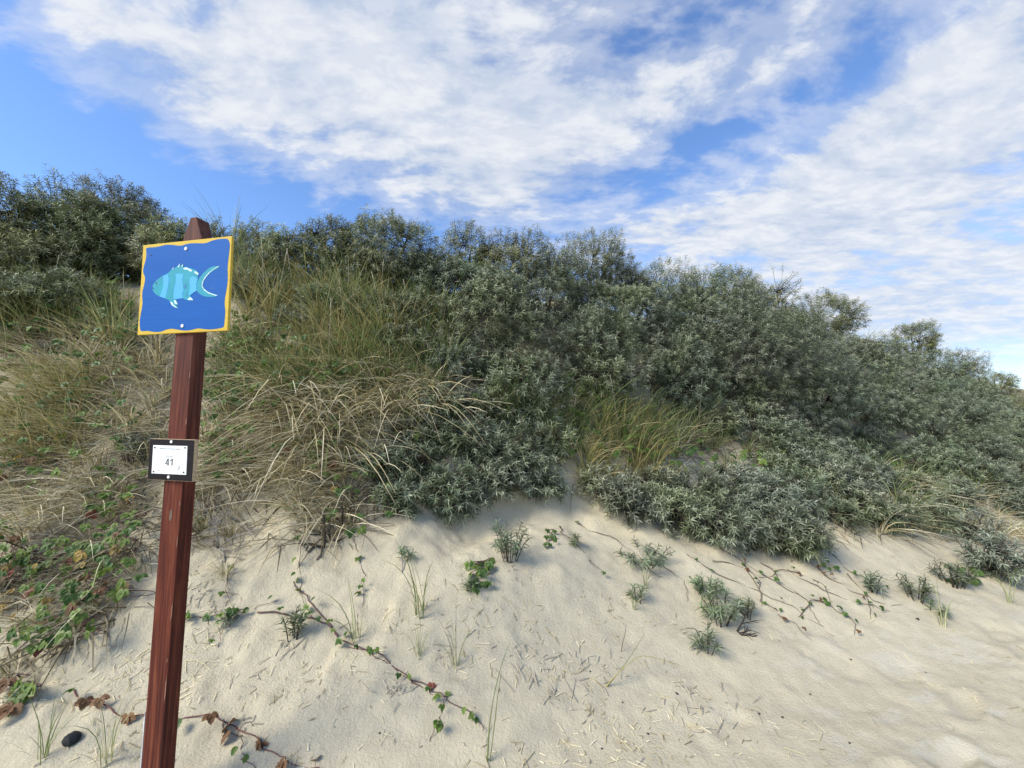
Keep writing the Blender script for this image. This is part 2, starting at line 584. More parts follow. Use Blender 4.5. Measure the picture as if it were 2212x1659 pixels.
def tube(path, r0, r1, sides=5):
    """tapered tube along a polyline"""
    P = np.asarray(path, float)
    n = len(P)
    T = unit(np.gradient(P, axis=0))
    ref = np.array([.31, .17, .93])
    A = unit(np.cross(T, ref)); B = np.cross(T, A)
    rr = np.linspace(r0, r1, n)[:, None, None]
    ang = np.arange(sides) / sides * 2 * math.pi
    ring = np.cos(ang)[None, :, None] * A[:, None] + np.sin(ang)[None, :, None] * B[:, None]
    V = (P[:, None] + rr * ring).reshape(-1, 3)
    F = []
    for i in range(n - 1):
        for k in range(sides):
            a = i * sides + k; b_ = i * sides + (k + 1) % sides
            F.append((a, b_, b_ + sides, a + sides))
    F = np.array(F, np.int64)
    # pinch the far end shut, cap the near end
    V = np.vstack([V, P[-1] + T[-1] * r1, P[0]])
    e = n * sides
    caps = [((n - 1) * sides + k, (n - 1) * sides + (k + 1) % sides, e, e) for k in range(sides)]
    caps += [((k + 1) % sides, k, e + 1, e + 1) for k in range(sides)]
    tri = [c[:3] for c in caps]
    quads_as_tris = np.vstack([F[:, [0, 1, 2]], F[:, [0, 2, 3]], np.array(tri)])
    return V, quads_as_tris


def join(parts):
    vs, fs, n = [], [], 0
    for v, f in parts:
        vs.append(v); fs.append(f + n); n += len(v)
    return np.vstack(vs), np.vstack(fs)


def twigs(S, M, E_, r0, r1):
    """many three-sided twigs S -> M -> E in one go"""
    n = len(S)
    P = np.stack([S, M, E_], 1)
    T = unit(E_ - S)
    A = unit(np.cross(T, np.array([.31, .17, .93]))); B = np.cross(T, A)
    ang = np.arange(3) / 3 * 2 * math.pi
    ring = np.cos(ang)[None, :, None] * A[:, None] + np.sin(ang)[None, :, None] * B[:, None]
    rr = np.array([r0, (r0 + r1) / 2, r1])
    V = (P[:, :, None] + rr[None, :, None, None] * ring[:, None]).reshape(-1, 3)
    f = []
    for i in range(2):
        for k in range(3):
            a = i * 3 + k; b_ = i * 3 + (k + 1) % 3
            f += [(a, b_, b_ + 3), (a, b_ + 3, a + 3)]
    f += [(0, 2, 1), (6, 7, 8)]
    F = (np.arange(n)[:, None, None] * 9 + np.array(f)[None]).reshape(-1, 3)
    return V, F


def spline(pts, n):
    """Catmull-Rom through points"""
    P = np.asarray(pts, float)
    P = np.vstack([2 * P[0] - P[1], P, 2 * P[-1] - P[-2]])
    m = len(P) - 3
    out = []
    for t_ in np.linspace(0, m - 1e-6, n):
        i = int(t_); u = t_ - i
        a, b_, c, d = P[i], P[i + 1], P[i + 2], P[i + 3]
        out.append(.5 * ((2 * b_) + (c - a) * u + (2 * a - 5 * b_ + 4 * c - d) * u * u + (3 * b_ - a - 3 * c + d) * u ** 3))
    return np.array(out)


# ------------------------------------------------------------------ ground sheet
def growth(a, b, step, far, rate):
    xs = list(np.arange(a, b + 1e-6, step))
    s = step
    while xs[-1] < far:
        s *= rate; xs.append(xs[-1] + s)
    s = step
    while xs[0] > -far:
        s *= rate; xs.insert(0, xs[0] - s)
    return np.array(xs)


def build_ground():
    xs = growth(-3.6, 4.6, .024, 2500, 1.16)
    ys = growth(1.2, 6.2, .024, 2500, 1.16)
    X, Y = np.meshgrid(xs, ys)
    Z = ground(X, Y)
    V = np.stack([X, Y, Z], -1).reshape(-1, 3)
    nx, ny = len(xs), len(ys)
    i = np.arange(nx * ny).reshape(ny, nx)
    F = np.stack([i[:-1, :-1], i[:-1, 1:], i[1:, 1:], i[1:, :-1]], -1).reshape(-1, 4)
    o = link_mesh('ground', V, F, 'sand', None, True)
    o['kind'] = 'structure'
    v = vcoord(X, Y)
    # humus: where plants have grown into the sand (frame-left the growth comes lower down)
    start = np.interp(X, [-4, -2, -1.0, 0, 1.2, 3.5, 6], [.12, .2, .34, .42, .40, .30, .28])
    hum = np.clip((v - start) / .25, 0, 1) * (.58 + .42 * np.clip((X + .4) / 1.6, 0, 1))
    flat = np.clip((.12 - v) / .2, 0, 1) * np.clip((X - .6) / 1.4, 0, 1)
    for nm, arr in (('humus', hum), ('flat', flat)):
        a = o.data.attributes.new(nm, 'FLOAT', 'POINT')
        a.data.foreach_set('value', arr.astype(np.float32).ravel())


build_ground()


# ------------------------------------------------------------------ sign post
PO = Vector((-1.246, 1.4764, 1.6032))
PX = Vector((0.98064, -0.19438, -0.02354)); PY = Vector((0.02305, -0.00478, 0.99972))
PX.normalize(); PZ = PX.cross(PY).normalized(); PY = PZ.cross(PX).normalized()
PW, PD = .085, .052
PBOT, PTOP = -1.75, .648


def homography(src, dst):
    A = []
    for (x, y), (u, v) in zip(src, dst):
        A.append([x, y, 1, 0, 0, 0, -u * x, -u * y, -u])
        A.append([0, 0, 0, x, y, 1, -v * x, -v * y, -v])
    h = np.linalg.svd(np.array(A, float))[2][-1].reshape(3, 3)

    def f(x, y):
        q = h @ np.array([x, y, 1.0])
        return q[0] / q[2], q[1] / q[2]
    return f


def slab(poly, z0, z1):
    """closed plate from an outline (list of xy)"""
    n = len(poly)
    area = sum(poly[i][0] * poly[(i + 1) % n][1] - poly[(i + 1) % n][0] * poly[i][1] for i in range(n))
    if area < 0:
        poly = poly[::-1]
    V = [(x, y, z1) for x, y in poly] + [(x, y, z0) for x, y in poly]
    F = [tuple(range(n)), tuple(range(2 * n - 1, n - 1, -1))]
    F += [(i, i + n, (i + 1) % n + n, (i + 1) % n) for i in range(n)]
    return V, F


def closed_spline(pts, n):
    P = np.asarray(pts, float)
    m = len(P)
    out = []
    for t_ in np.arange(n) / n * m:
        i = int(t_); u = t_ - i
        a, b_, c, d = P[(i - 1) % m], P[i % m], P[(i + 1) % m], P[(i + 2) % m]
        out.append(tuple(.5 * ((2 * b_) + (c - a) * u + (2 * a - 5 * b_ + 4 * c - d) * u * u + (3 * b_ - a - 3 * c + d) * u ** 3)))
    return out


def disc(cx, cy, r, n=16):
    return [(cx + r * math.cos(2 * math.pi * k / n), cy + r * math.sin(2 * math.pi * k / n)) for k in range(n)]


def bevel(o, w, seg=2):
    m = o.modifiers.new('edge', 'BEVEL')
    m.width = w; m.segments = seg; m.limit_method = 'ANGLE'


def text_mesh(body, width, parent, mat, cx, cy, z, name='lettering', bold=0.0):
    c = bpy.data.curves.new('lettering_curve', 'FONT')
    c.body = body
    c.size = 1.0
    c.align_x = 'CENTER'; c.align_y = 'CENTER'
    c.offset = bold
    c.extrude = 0.004
    tmp = bpy.data.objects.new('lettering_curve', c)
    col.objects.link(tmp)
    dg = bpy.context.evaluated_depsgraph_get()
    me = bpy.data.meshes.new_from_object(tmp.evaluated_get(dg))
    bpy.data.objects.remove(tmp)
    bpy.data.curves.remove(c)
    co = np.array([v.co[:] for v in me.vertices])
    s = width / (co[:, 0].max() - co[:, 0].min())
    mid = (co.max(0) + co.min(0)) / 2
    co = (co - mid) * s
    co[:, 2] = np.where(co[:, 2] > 0, .0003, 0)
    me.vertices.foreach_set('co', (co + np.array([cx, cy, z])).astype(np.float32).ravel())
    me.update()
    me.materials.clear(); me.materials.append(MATS[mat])
    me.name = name
    o = bpy.data.objects.new(name, me)
    col.objects.link(o)
    o.parent = parent
    return o


def build_sign():
    base = PO + PY * (PBOT + .15)
    root = thing('sign_post', base, 'dark red wooden post carrying a blue fish signboard and a number 41 plate', 'sign post')
    rotm = Matrix((PX, PY, PZ)).transposed()
    root.rotation_euler = rotm.to_euler()
    off = -(PBOT + .15)         # local y of PO above the root
    # post with a roof-shaped top whose ridge runs front to back
    ys = off + PTOP - .082
    yt = off + PTOP
    y0 = off + PBOT
    prof = [(-PW / 2, y0), (PW / 2, y0), (PW / 2, ys), (.013, yt), (-.0155, yt), (-PW / 2, ys)]
    V, F = slab(prof, -PD, 0)
    post = link_mesh('post', V, F, 'post_wood', root)
    bevel(post, .0035, 2)
    # bare patches along the front edges, one flap of peeling film at the foot
    for (yy, ln, xx, w) in ((-.155, .03, .0395, .0025), (-.60, .05, .0400, .002), (-.86, .075, .0395, .0025), (-1.14, .10, .0385, .003),
                            (-.45, .022, .0395, .002), (-1.0, .018, .036, .002), (.02, .03, .040, .0018)):
        pl = [(xx - w, off + yy), (xx + w * .6, off + yy + ln * .3), (xx + w * .3, off + yy + ln), (xx - w * .9, off + yy + ln * .7)]
        V, F = slab(pl, .0002, .0009)
        link_mesh('worn_edge', V, F, 'worn_wood', post)
    V, F = slab([(-.0445, y0 + .1), (-.0425, y0 + .1), (-.0425, off - 1.18), (-.0475, off - 1.22), (-.0440, off - 1.26), (-.0455, off - 1.33)], -.012, .001)
    link_mesh('peeling_film', V, F, 'peel', post)
    V, F = slab(closed_spline([(-.004, off - .475), (.004, off - .462), (.008, off - .485), (.003, off - .505), (-.004, off - .498)], 18), .0001, .0007)
    link_mesh('knot', V, F, 'runner_brown', post)

    # ---- fish board: outlines traced in a flat frame and squared up to the board
    sw, sh, sx, sy, sr, th = .414, .357, -.0075, .371, .026, .0105
    H = homography([(193, 428), (1232, 325), (1172, 1432), (118, 1487)], [(-sw / 2, sh / 2), (sw / 2, sh / 2), (sw / 2, -sh / 2), (-sw / 2, -sh / 2)])
    board = link_mesh('signboard', *slab([(-sw / 2, -sh / 2), (sw / 2, -sh / 2), (sw / 2, sh / 2), (-sw / 2, sh / 2)], 0, th), 'paint_yellow', root)
    board['label'] = 'square wooden signboard with yellow wavy border and painted striped fish'
    board.location = (sx, off + sy, .0005)
    board.rotation_euler = (0, 0, sr)
    bevel(board, .0015, 2)
    lay = [th]

    def paint(name, pts, mat, sp=0, dz=.0004):
        pts = [H(*p) for p in pts]
        if sp:
            pts = closed_spline(pts, sp)
        V, F = slab(pts, th - .0002, lay[0] + dz)
        lay[0] += dz
        return link_mesh(name, V, F, mat, board)
    paint('blue_field', [(232, 465), (262, 455), (330, 452), (400, 440), (455, 425), (520, 425), (590, 433), (640, 435), (680, 425), (730, 412), (800, 408), (900, 410), (950, 400), (1000, 380), (1060, 365), (1130, 358), (1180, 362), (1198, 385), (1207, 420), (1205, 480), (1195, 560), (1185, 640), (1180, 720), (1182, 800), (1178, 880), (1165, 960), (1150, 1040), (1143, 1120), (1150, 1200), (1145, 1280), (1138, 1350), (1130, 1388), (1100, 1402), (1030, 1415), (960, 1420), (900, 1415), (830, 1408), (780, 1420), (720, 1432), (650, 1432), (580, 1420), (520, 1412), (470, 1420), (420, 1438), (380, 1450), (310, 1450), (240, 1438), (165, 1440), (150, 1400), (148, 1320), (158, 1250), (172, 1180), (182, 1100), (178, 1020), (185, 960), (203, 890), (213, 830), (208, 790), (195, 760), (192, 720), (205, 660), (222, 600), (230, 540), (228, 490)], 'paint_blue', 180)
    paint('fish_tail', [(822, 870), (850, 820), (900, 760), (960, 705), (1010, 682), (1060, 680), (1092, 675), (1080, 695), (1030, 725), (970, 765), (920, 820), (892, 870), (885, 910), (900, 940), (940, 980), (990, 1005), (1040, 1015), (1070, 1025), (1040, 1035), (980, 1040), (920, 1035), (870, 1015), (835, 985), (815, 960), (812, 900)], 'paint_teal')
    paint('fish_body', [(302, 912), (320, 880), (360, 835), (410, 797), (470, 768), (500, 750), (530, 712), (555, 683), (552, 710), (600, 675), (632, 642), (615, 692), (640, 665), (668, 650), (658, 690), (700, 690), (760, 705), (810, 725), (848, 762), (833, 800), (838, 825), (822, 870), (820, 930), (825, 965), (790, 985), (760, 1010), (745, 1030), (765, 1055), (785, 1078), (720, 1080), (690, 1070), (660, 1055), (600, 1062), (580, 1075), (590, 1100), (603, 1130), (575, 1125), (590, 1150), (605, 1172), (570, 1165), (530, 1140), (510, 1100), (495, 1075), (455, 1060), (400, 1038), (350, 1015), (320, 985), (302, 950), (315, 935)], 'paint_teal')
    l0 = lay[0]
    for pts, mt, nm in (
        ([(430, 793), (485, 770), (497, 830), (490, 910), (475, 980), (455, 1058), (388, 1035), (410, 980), (430, 920), (435, 860)], 'paint_light', 'fish_stripe'),
        ([(575, 766), (672, 772), (655, 830), (662, 900), (668, 960), (655, 1000), (660, 1055), (600, 1062), (550, 1062), (552, 1000), (560, 940), (578, 880), (583, 820)], 'paint_light', 'fish_stripe'),
        ([(745, 815), (775, 798), (810, 808), (835, 835), (820, 880), (820, 930), (823, 966), (790, 985), (755, 1010), (728, 1030), (738, 980), (745, 930), (738, 870)], 'paint_light', 'fish_stripe'),
        ([(1092, 675), (1040, 708), (985, 748), (938, 798), (903, 850), (888, 905), (905, 942), (950, 980), (1000, 1001), (1070, 1022), (1040, 1026), (960, 999), (908, 962), (881, 912), (890, 860), (918, 808), (964, 756), (1024, 712), (1060, 687)], 'paint_white', 'tail_edge'),
        ([(662, 704), (700, 691), (742, 712), (775, 728), (755, 745), (720, 722), (680, 718)], 'paint_white', 'fin_highlight'),
        ([(600, 688), (631, 643), (617, 692)], 'paint_white', 'fin_highlight'), ([(536, 716), (554, 686), (551, 709)], 'paint_white', 'fin_highlight'),
        ([(645, 685), (667, 652), (658, 688)], 'paint_white', 'fin_highlight'), ([(790, 748), (810, 738), (846, 763), (838, 782), (805, 762)], 'paint_white', 'fin_highlight'),
        ([(510, 1092), (540, 1106), (548, 1130), (603, 1171), (565, 1160), (528, 1136)], 'paint_white', 'fin_highlight'),
        ([(553, 1080), (575, 1078), (602, 1129), (568, 1121)], 'paint_white', 'fin_highlight'),
        ([(716, 1062), (748, 1040), (783, 1077), (722, 1077)], 'paint_white', 'fin_highlight'),
        (disc(350, 878, 9), 'paint_dark', 'fish_eye'), ([(302, 926), (318, 936), (331, 948), (318, 944), (305, 934)], 'paint_dark', 'fish_mouth'),
        ([(684, 900), (694, 880), (699, 912), (688, 950), (680, 935)], 'paint_scrape', 'scrape'), ([(704, 975), (710, 975), (707, 1040), (701, 1040)], 'paint_scrape', 'scrape'),
        ([(280, 545), (297, 543), (298, 552), (284, 553)], 'paint_dark', 'scrape'),
    ):
        lay[0] = l0
        paint(nm, pts, mt)
    for (px, py) in ((700, 474), (653, 1380)):
        x, y = H(px, py)
        V, F = slab(disc(x, y, .0068), th, th + .0035)
        s = link_mesh('screw', V, F, 'screw_steel', board)
        bevel(s, .0012, 2)
        V, F = slab(disc(x, y, .0016, 6), th + .003, th + .0037)
        link_mesh('screw_recess', V, F, 'screw_dark', board)

    # ---- number plate
    pw, ph, px_, py_, pr, pth = .203, .1505, 0, -.2806, .0136, .0135
    H2 = homography([(352, 308), (1472, 325), (1392, 1365), (268, 1325)], [(-pw / 2, ph / 2), (pw / 2, ph / 2), (pw / 2, -ph / 2), (-pw / 2, -ph / 2)])
    nb = link_mesh('number_board', *slab([(-pw / 2, -ph / 2), (pw / 2, -ph / 2), (pw / 2, ph / 2), (-pw / 2, ph / 2)], 0, pth), 'plywood', root)
    nb['label'] = 'small plywood board with dark face and white plate numbered 41'
    nb.location = (px_, off + py_, .0005)
    nb.rotation_euler = (0, 0, pr)
    e = .0012
    V, F = slab([(-pw / 2 + e, -ph / 2 + e), (pw / 2 - e, -ph / 2 + e), (pw / 2 - e, ph / 2 - e), (-pw / 2 + e, ph / 2 - e)], pth - .0004, pth + .0008)
    link_mesh('dark_face', V, F, 'black_film', nb)
    zf = pth + .0008
    V, F = slab([H2(*p) for p in ((445, 468), (1297, 480), (1257, 1192), (395, 1170))], zf, zf + .002)
    plate = link_mesh('white_plate', V, F, 'plate_white', nb)
    zp = zf + .0021

    def tx(body, a, b_, mat, bold=0.0):
        (x0, y0_), (x1, y1_) = H2(*a), H2(*b_)
        text_mesh(body, math.hypot(x1 - x0, y1_ - y0_), nb, mat, (x0 + x1) / 2, (y0_ + y1_) / 2, zp, 'lettering', bold)
    tx('Gef\u00f6rdert von der Juist-Stiftung', (605, 552), (1130, 562), 'print_grey')
    tx('SOS-Nr.', (755, 744), (945, 748), 'print_grey')
    for nm, strokes in (('numeral_four', (((806, 797), (826, 797), (766, 922), (744, 922)), ((742, 916), (838, 920), (838, 940), (742, 936)), ((808, 797), (832, 797), (822, 968), (798, 968)))),
                        ('numeral_one', (((908, 798), (934, 798), (922, 969), (896, 969)), ((866, 842), (909, 804), (910, 830), (866, 862))))):
        V, F = [], []
        for k, st in enumerate(strokes):
            v, f = slab([H2(*p) for p in st], zp - .0001, zp + .0003 + k * .00004)
            F += [tuple(i + len(V) for i in q) for q in f]
            V += v
        link_mesh(nm, V, F, 'print_dark', nb)
    tx('Notruf 112', (497, 1082), (690, 1090), 'print_pale')
    # boat emblem and faint ring
    for pts, mt in (([(1100, 958), (1108, 1046), (1078, 1044), (1088, 985)], 'print_grey'), ([(1040, 1064), (1048, 1046), (1076, 1042), (1070, 1066)], 'print_dark'),
                    ([(1046, 1030), (1092, 960), (1096, 964), (1050, 1034)], 'print_grey'), ([(1020, 1074), (1130, 1078), (1130, 1082), (1020, 1078)], 'print_pale'),
                    ([(960, 1100), (1150, 1106), (1150, 1113), (960, 1107)], 'print_pale')):
        V, F = slab([H2(*p) for p in pts], zp - .0001, zp + .0003)
        link_mesh('boat_emblem', V, F, mt, nb)
    for a0, a1 in ((60, 125), (235, 300)):
        arc = [(850 + 215 * math.cos(R(a)), 835 - 215 * math.sin(R(a))) for a in range(a0, a1, 5)]
        arc2 = [(850 + 209 * math.cos(R(a)), 835 - 209 * math.sin(R(a))) for a in range(a1 - 5, a0 - 1, -5)]
        V, F = slab([H2(*p) for p in arc + arc2], zp - .0001, zp + .0002)
        link_mesh('ring_mark', V, F, 'print_pale', nb)
    for (a, b_) in ((490, 525), (450, 1122), (1245, 522), (1200, 1132)):
        x, y = H2(a, b_)
        V, F = slab(disc(x, y, .0030, 10), zp - .001, zp + .0015)
        link_mesh('rivet', V, F, 'screw_dark', nb)
    for (a, b_) in ((896, 378), (815, 1255)):
        x, y = H2(a, b_)
        V, F = slab(disc(x, y, .0058), zf, zf + .003)
        s = link_mesh('screw', V, F, 'screw_steel', nb)
        bevel(s, .001, 2)


build_sign()


# ------------------------------------------------------------------ sea buckthorn
def shoots(P, D, L, nleaf, leaf, wid, rs):
    """leafy shoot tips: P tips' bases, D directions, L shoot lengths -> leaf faces"""
    n = len(P)
    ref = unit(rs.normal(size=(n, 3)))
    A = unit(np.cross(D, ref)); B = np.cross(D, A)
    k = np.arange(nleaf)
    s = (k + .5) / nleaf                                     # position on the shoot
    phi = k * 2.399963 + rs.uniform(0, 6.28, (n, 1))
    rad = np.cos(phi)[..., None] * A[:, None] + np.sin(phi)[..., None] * B[:, None]
    base = P[:, None] + D[:, None] * (L[:, None] * (s ** .8))[..., None]
    # leaves near the tip stand up, lower ones spread and arch over
    up = np.interp(s, [0, .5, 1], [.25, .5, 1.15])[None, :, None] + rs.normal(0, .16, (n, nleaf, 1))
    d1 = unit(rad + D[:, None] * up)
    ln = leaf * np.interp(s, [0, .3, .8, 1], [.7, 1.0, .95, .55])[None, :, None] * rs.uniform(.75, 1.2, (n, nleaf, 1))
    side = unit(np.cross(d1, D[:, None] + 1e-3))
    tw = rs.normal(0, .5, (n, nleaf, 1))
    nrm = np.cross(side, d1)
    side = unit(side + nrm * tw)
    drop = np.array([0, 0, -1.0])
    m = base + d1 * ln * .5 + drop * ln * .03
    tip = base + d1 * ln * .98 + (rad * .12 + drop * .22) * ln
    w = wid * rs.uniform(.8, 1.25, (n, nleaf, 1))
    V = np.stack([base - side * w * .25, base + side * w * .25, m + side * w * .5, m - side * w * .5, tip], 2).reshape(-1, 3)
    f0 = np.array([[0, 1, 2], [0, 2, 3], [3, 2, 4]])
    F = (np.arange(n * nleaf)[:, None, None] * 5 + f0[None]).reshape(-1, 3)
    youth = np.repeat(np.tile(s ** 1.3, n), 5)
    return V, F, youth


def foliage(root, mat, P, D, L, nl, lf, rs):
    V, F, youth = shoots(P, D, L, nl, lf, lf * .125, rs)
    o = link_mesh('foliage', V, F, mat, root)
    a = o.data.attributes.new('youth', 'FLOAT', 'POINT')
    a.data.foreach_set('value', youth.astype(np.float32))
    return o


def build_sapling(cx, cy, hw, hh, label, group, leaf=.058, stems=None):
    """a young plant: a few upright shoots leafed all the way down"""
    p = cast1(cx, cy + hh)
    if np.isnan(p[0]):
        return
    dep = p[1] * math.cos(PITCH) + (p[2] - 1.5) * math.sin(PITCH)
    rx, H_ = hw * dep / FPX, 2 * hh * dep / FPX
    rs = np.random.default_rng(int(cx * 3 + cy))
    root = thing('buckthorn_sapling', p, label, 'sapling', group)
    rx *= 1.2; H_ *= 1.25
    n = stems or int(np.clip(rx * H_ * 420, 3, 16))
    P, D, L, parts = [], [], [], []
    for i in range(n):
        a = rs.uniform(0, 6.28)
        r = rx * rs.uniform(.15, 1) ** .6 * .95
        end = np.array([math.cos(a) * r, math.sin(a) * r, H_ * rs.uniform(.45, .95) * (1 - .35 * (r / rx))])
        foot = np.array([math.cos(a), math.sin(a), 0]) * r * .35 - np.array([0, 0, .02])
        mid = foot * .5 + end * .5 + np.array([0, 0, .1 * H_])
        path = spline([foot, mid, end], 5)
        parts.append(tube(path, .003, .0016, 4))
        for k in (1, 2, 3):
            seg = path[k + 1] - path[k]
            P.append(path[k]); L.append(np.linalg.norm(seg)); D.append(unit(seg + rs.normal(0, .004, 3)))
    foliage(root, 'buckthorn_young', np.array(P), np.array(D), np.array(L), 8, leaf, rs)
    V, F = join(parts)
    link_mesh('stems', V, F, 'bark_dark', root)
    return root


def build_bush(cx, cy, hw, hh, label, group, mat, name='sea_buckthorn_bush', dens=1.0, leaf=.058, grow=1.15, bottom_open=False, puff=1.0):
    """one bush from its crown's centre and half size in the frame, rooted in the terrain below it"""
    p = None
    for k in (.75, 1.0, 1.2, 1.5, 1.9, 2.4, 3.0):
        q = cast1(cx, cy + hh * k)
        if not np.isnan(q[0]):
            p = q
            break
    if p is None:
        return None
    dep = p[1] * math.cos(PITCH) + (p[2] - 1.5) * math.sin(PITCH)
    k_ = float(np.random.default_rng(int(abs(cx * 31 + cy))).uniform(.80, 1.30)) if name == 'sea_buckthorn_bush' else 1.0
    rx = hw * dep / FPX * k_
    rz = hh * dep / FPX * (k_ * puff if puff != 1 else 1)
    # crown centre: same distance as the foot, on the ray through (cx, cy)
    d = pix_dir(cx, cy)
    c = EYE + d * dep
    gz = float(ground(p[0], p[1], False))
    top = c[2] + rz * 1.05
    bot = min(c[2] - rz, gz - .02) if not bottom_open else c[2] - rz
    c[2] = (top + bot) / 2
    rz = (top - bot) / 2
    rx *= grow
    ry = rx * rng.uniform(.8, 1.0)
    rs = np.random.default_rng(int(abs(cx * 7 + cy * 13 + 5)))
    area = 4.0 * math.pi * ((rx * ry) ** 1.6 / 3 + (rx * rz) ** 1.6 / 3 + (ry * rz) ** 1.6 / 3) ** (1 / 1.6)
    far = np.interp(dep, [3, 6, 14, 25], [1.0, 1.0, .6, .35])
    n = int(min(4200, max(14, area * 232 * dens * far)))
    U = unit(rs.normal(size=(n, 3)))
    lob = unit(rs.normal(size=(14, 3)) + np.array([0, -.2, .5]))
    amp = rs.uniform(-.42, .40, 14)
    bump = (np.exp(-(1 - U @ lob.T) * 9) * amp).sum(1)
    rr = rs.uniform(.2, 1, n) ** .42 * (.92 + np.clip(bump, -.45, .22))
    Pw = c + U * rr[:, None] * np.array([rx, ry, rz])
    # keep what is above ground
    g = gfast(Pw[:, 0], Pw[:, 1])
    ok = (Pw[:, 2] > g + .02) & ((U[:, 1] < .35) | (rs.uniform(size=n) < .4))
    Pw, U = Pw[ok], U[ok]
    n = len(Pw)
    if n < 5:
        return None
    outw = unit(U * np.array([1 / rx, 1 / ry, 1 / rz]))
    D = unit(outw * .75 + np.array([0, -.10, .62]) + rs.normal(0, .33, (n, 3)))
    L = rs.uniform(.08, .17, n)
    base = np.array([p[0], p[1], ground(p[0], p[1])]) - np.array([0, 0, .03])
    root = thing(name, base, label, 'bush' if name == 'sea_buckthorn_bush' else 'shrub', group)
    nl = 16 if dep < 6.5 else (12 if dep < 11 else 9)
    lf = leaf * (1.0 if dep < 7 else np.interp(dep, [7, 20], [1.1, 1.7]))
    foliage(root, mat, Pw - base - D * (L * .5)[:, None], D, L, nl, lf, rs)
    # woody stems: a few limbs from the root, then twigs out to the shoots
    parts = []
    nlimb = int(np.clip(3 + rx * 6, 3, 8))
    limb_pts = []
    cl = c - base
    for i in range(nlimb):
        u = unit(rs.normal(size=3) * np.array([1, 1, .5]) + np.array([0, 0, .6]))
        end = cl + u * np.array([rx, ry, rz]) * .45
        midp = end * .5 + np.array([0, 0, .08]) + rs.normal(0, .05 * rx, 3)
        path = spline([np.zeros(3), midp, end], 6)
        parts.append(tube(path, max(.008, .016 * rx + .006), .006, 4))
        limb_pts.append(path[2:])
    limb_pts = np.vstack(limb_pts)
    tw = Pw - base
    sel = rs.permutation(len(tw))[:int(min(len(tw), 120))]
    e = tw[sel] + D[sel] * .02
    j = np.argmin(((limb_pts[None] - e[:, None]) ** 2).sum(2) + rs.uniform(0, .02, (len(e), len(limb_pts))), 1)
    s_ = limb_pts[j]
    m_ = (s_ + e) / 2 + np.array([0, 0, -.03]) + rs.normal(0, .02, e.shape)
    parts.append(twigs(s_, m_, e, .0042, .0022))
    V, F = join(parts)
    link_mesh('stems', V, F, 'bark_dark', root)
    return root


CREST = 'sea buckthorn bushes along the dune crest'
SLOPE = 'sea buckthorn bushes on the steep slope'
LOW = 'low sea buckthorn bushes overhanging the bare sand'
L_CREST = 'olive green sea buckthorn bush on the dune crest, rising against the sky'
L_BACK = 'rounded sea buckthorn bush at the low end of the crest, dark against pale cloud'
L_SLOPE = 'silvery sea buckthorn bush in the dense thicket between crest and grassy shelf'
L_LEFT = 'dark sea buckthorn bush of the thicket behind and above the fish signboard'

for a in ((15, 470, 62, 70), (-70, 480, 80, 90), (150, 440, 72, 62), (292, 440, 76, 56), (215, 465, 60, 50), (372, 505, 50, 42), (95, 470, 50, 50)):
    build_bush(*a, 'dense sea buckthorn bush at the tallest clump of the crest, beyond the fish sign', 'tall crest bushes beyond the sign', 'buckthorn_olive', dens=1.1)
for a in ((60, 560, 95, 55), (180, 555, 90, 55), (290, 535, 80, 55), (-20, 620, 80, 60), (380, 560, 60, 45), (110, 640, 80, 40)):
    build_bush(*a, L_LEFT, 'thicket behind the signboard', 'buckthorn_olive')
for a in ((455, 510, 40, 30), (550, 505, 52, 32), (612, 520, 50, 35), (705, 505, 66, 50), (775, 525, 50, 40)):
    build_bush(*a, 'olive sea buckthorn bush on the crest behind tall marram stems', 'crest bushes behind the tall marram', 'buckthorn_olive')
for a in ((850, 508, 72, 52), (925, 548, 46, 30), (1000, 524, 56, 48), (1055, 565, 44, 34), (1112, 545, 64, 50), (1190, 585, 50, 32), (1280, 580, 78, 54), (1350, 618, 50, 32)):
    build_bush(*a, L_CREST, CREST, 'buckthorn_olive')
for a in ((1430, 618, 78, 46), (1505, 650, 46, 30), (1578, 635, 78, 48), (1650, 680, 50, 34), (1710, 700, 50, 32), (1785, 684, 72, 56), (1850, 760, 40, 34)):
    build_bush(*a, 'sea buckthorn bush on the sloping shoulder of the crest around the half bare shrub', 'bushes on the shoulder of the crest', 'buckthorn_olive')
for a in ((1905, 790, 34, 26), (1975, 742, 60, 56), (2050, 800, 56, 44), (2100, 850, 40, 34), (2150, 832, 32, 36), (2195, 890, 50, 40), (2230, 900, 40, 45)):
    build_bush(*a, L_BACK, 'bushes at the low end of the crest', 'buckthorn_olive')
build_bush(1690, 620, 36, 42, 'thin half bare sea buckthorn shrub sticking up above the crest', None, 'buckthorn_olive', 'bare_shrub', dens=.28)
for a in ((660, 575, 60, 40), (760, 590, 65, 40), (560, 560, 50, 35), (870, 590, 70, 45), (960, 600, 75, 50), (880, 740, 62, 36), (600, 625, 46, 30), (700, 650, 46, 30), (800, 665, 55, 36), (540, 615, 40, 28), (640, 690, 36, 24), (860, 680, 50, 34), (920, 670, 55, 40)):
    build_bush(*a, 'silvery sea buckthorn bush half sunk in tall grass below the crest', 'bushes half sunk in tall grass', 'buckthorn_silver')
for a in ((1020, 625, 95, 60), (1180, 640, 110, 70), (1360, 668, 110, 70), (1530, 695, 110, 68), (1690, 745, 105, 62), (1830, 785, 100, 60), (1960, 830, 90, 55), (2070, 865, 80, 46)):
    build_bush(*a, 'silvery sea buckthorn bush in the upper thicket directly under the crest', 'upper row of the thicket', 'buckthorn_silver', puff=1.15, grow=1.05)
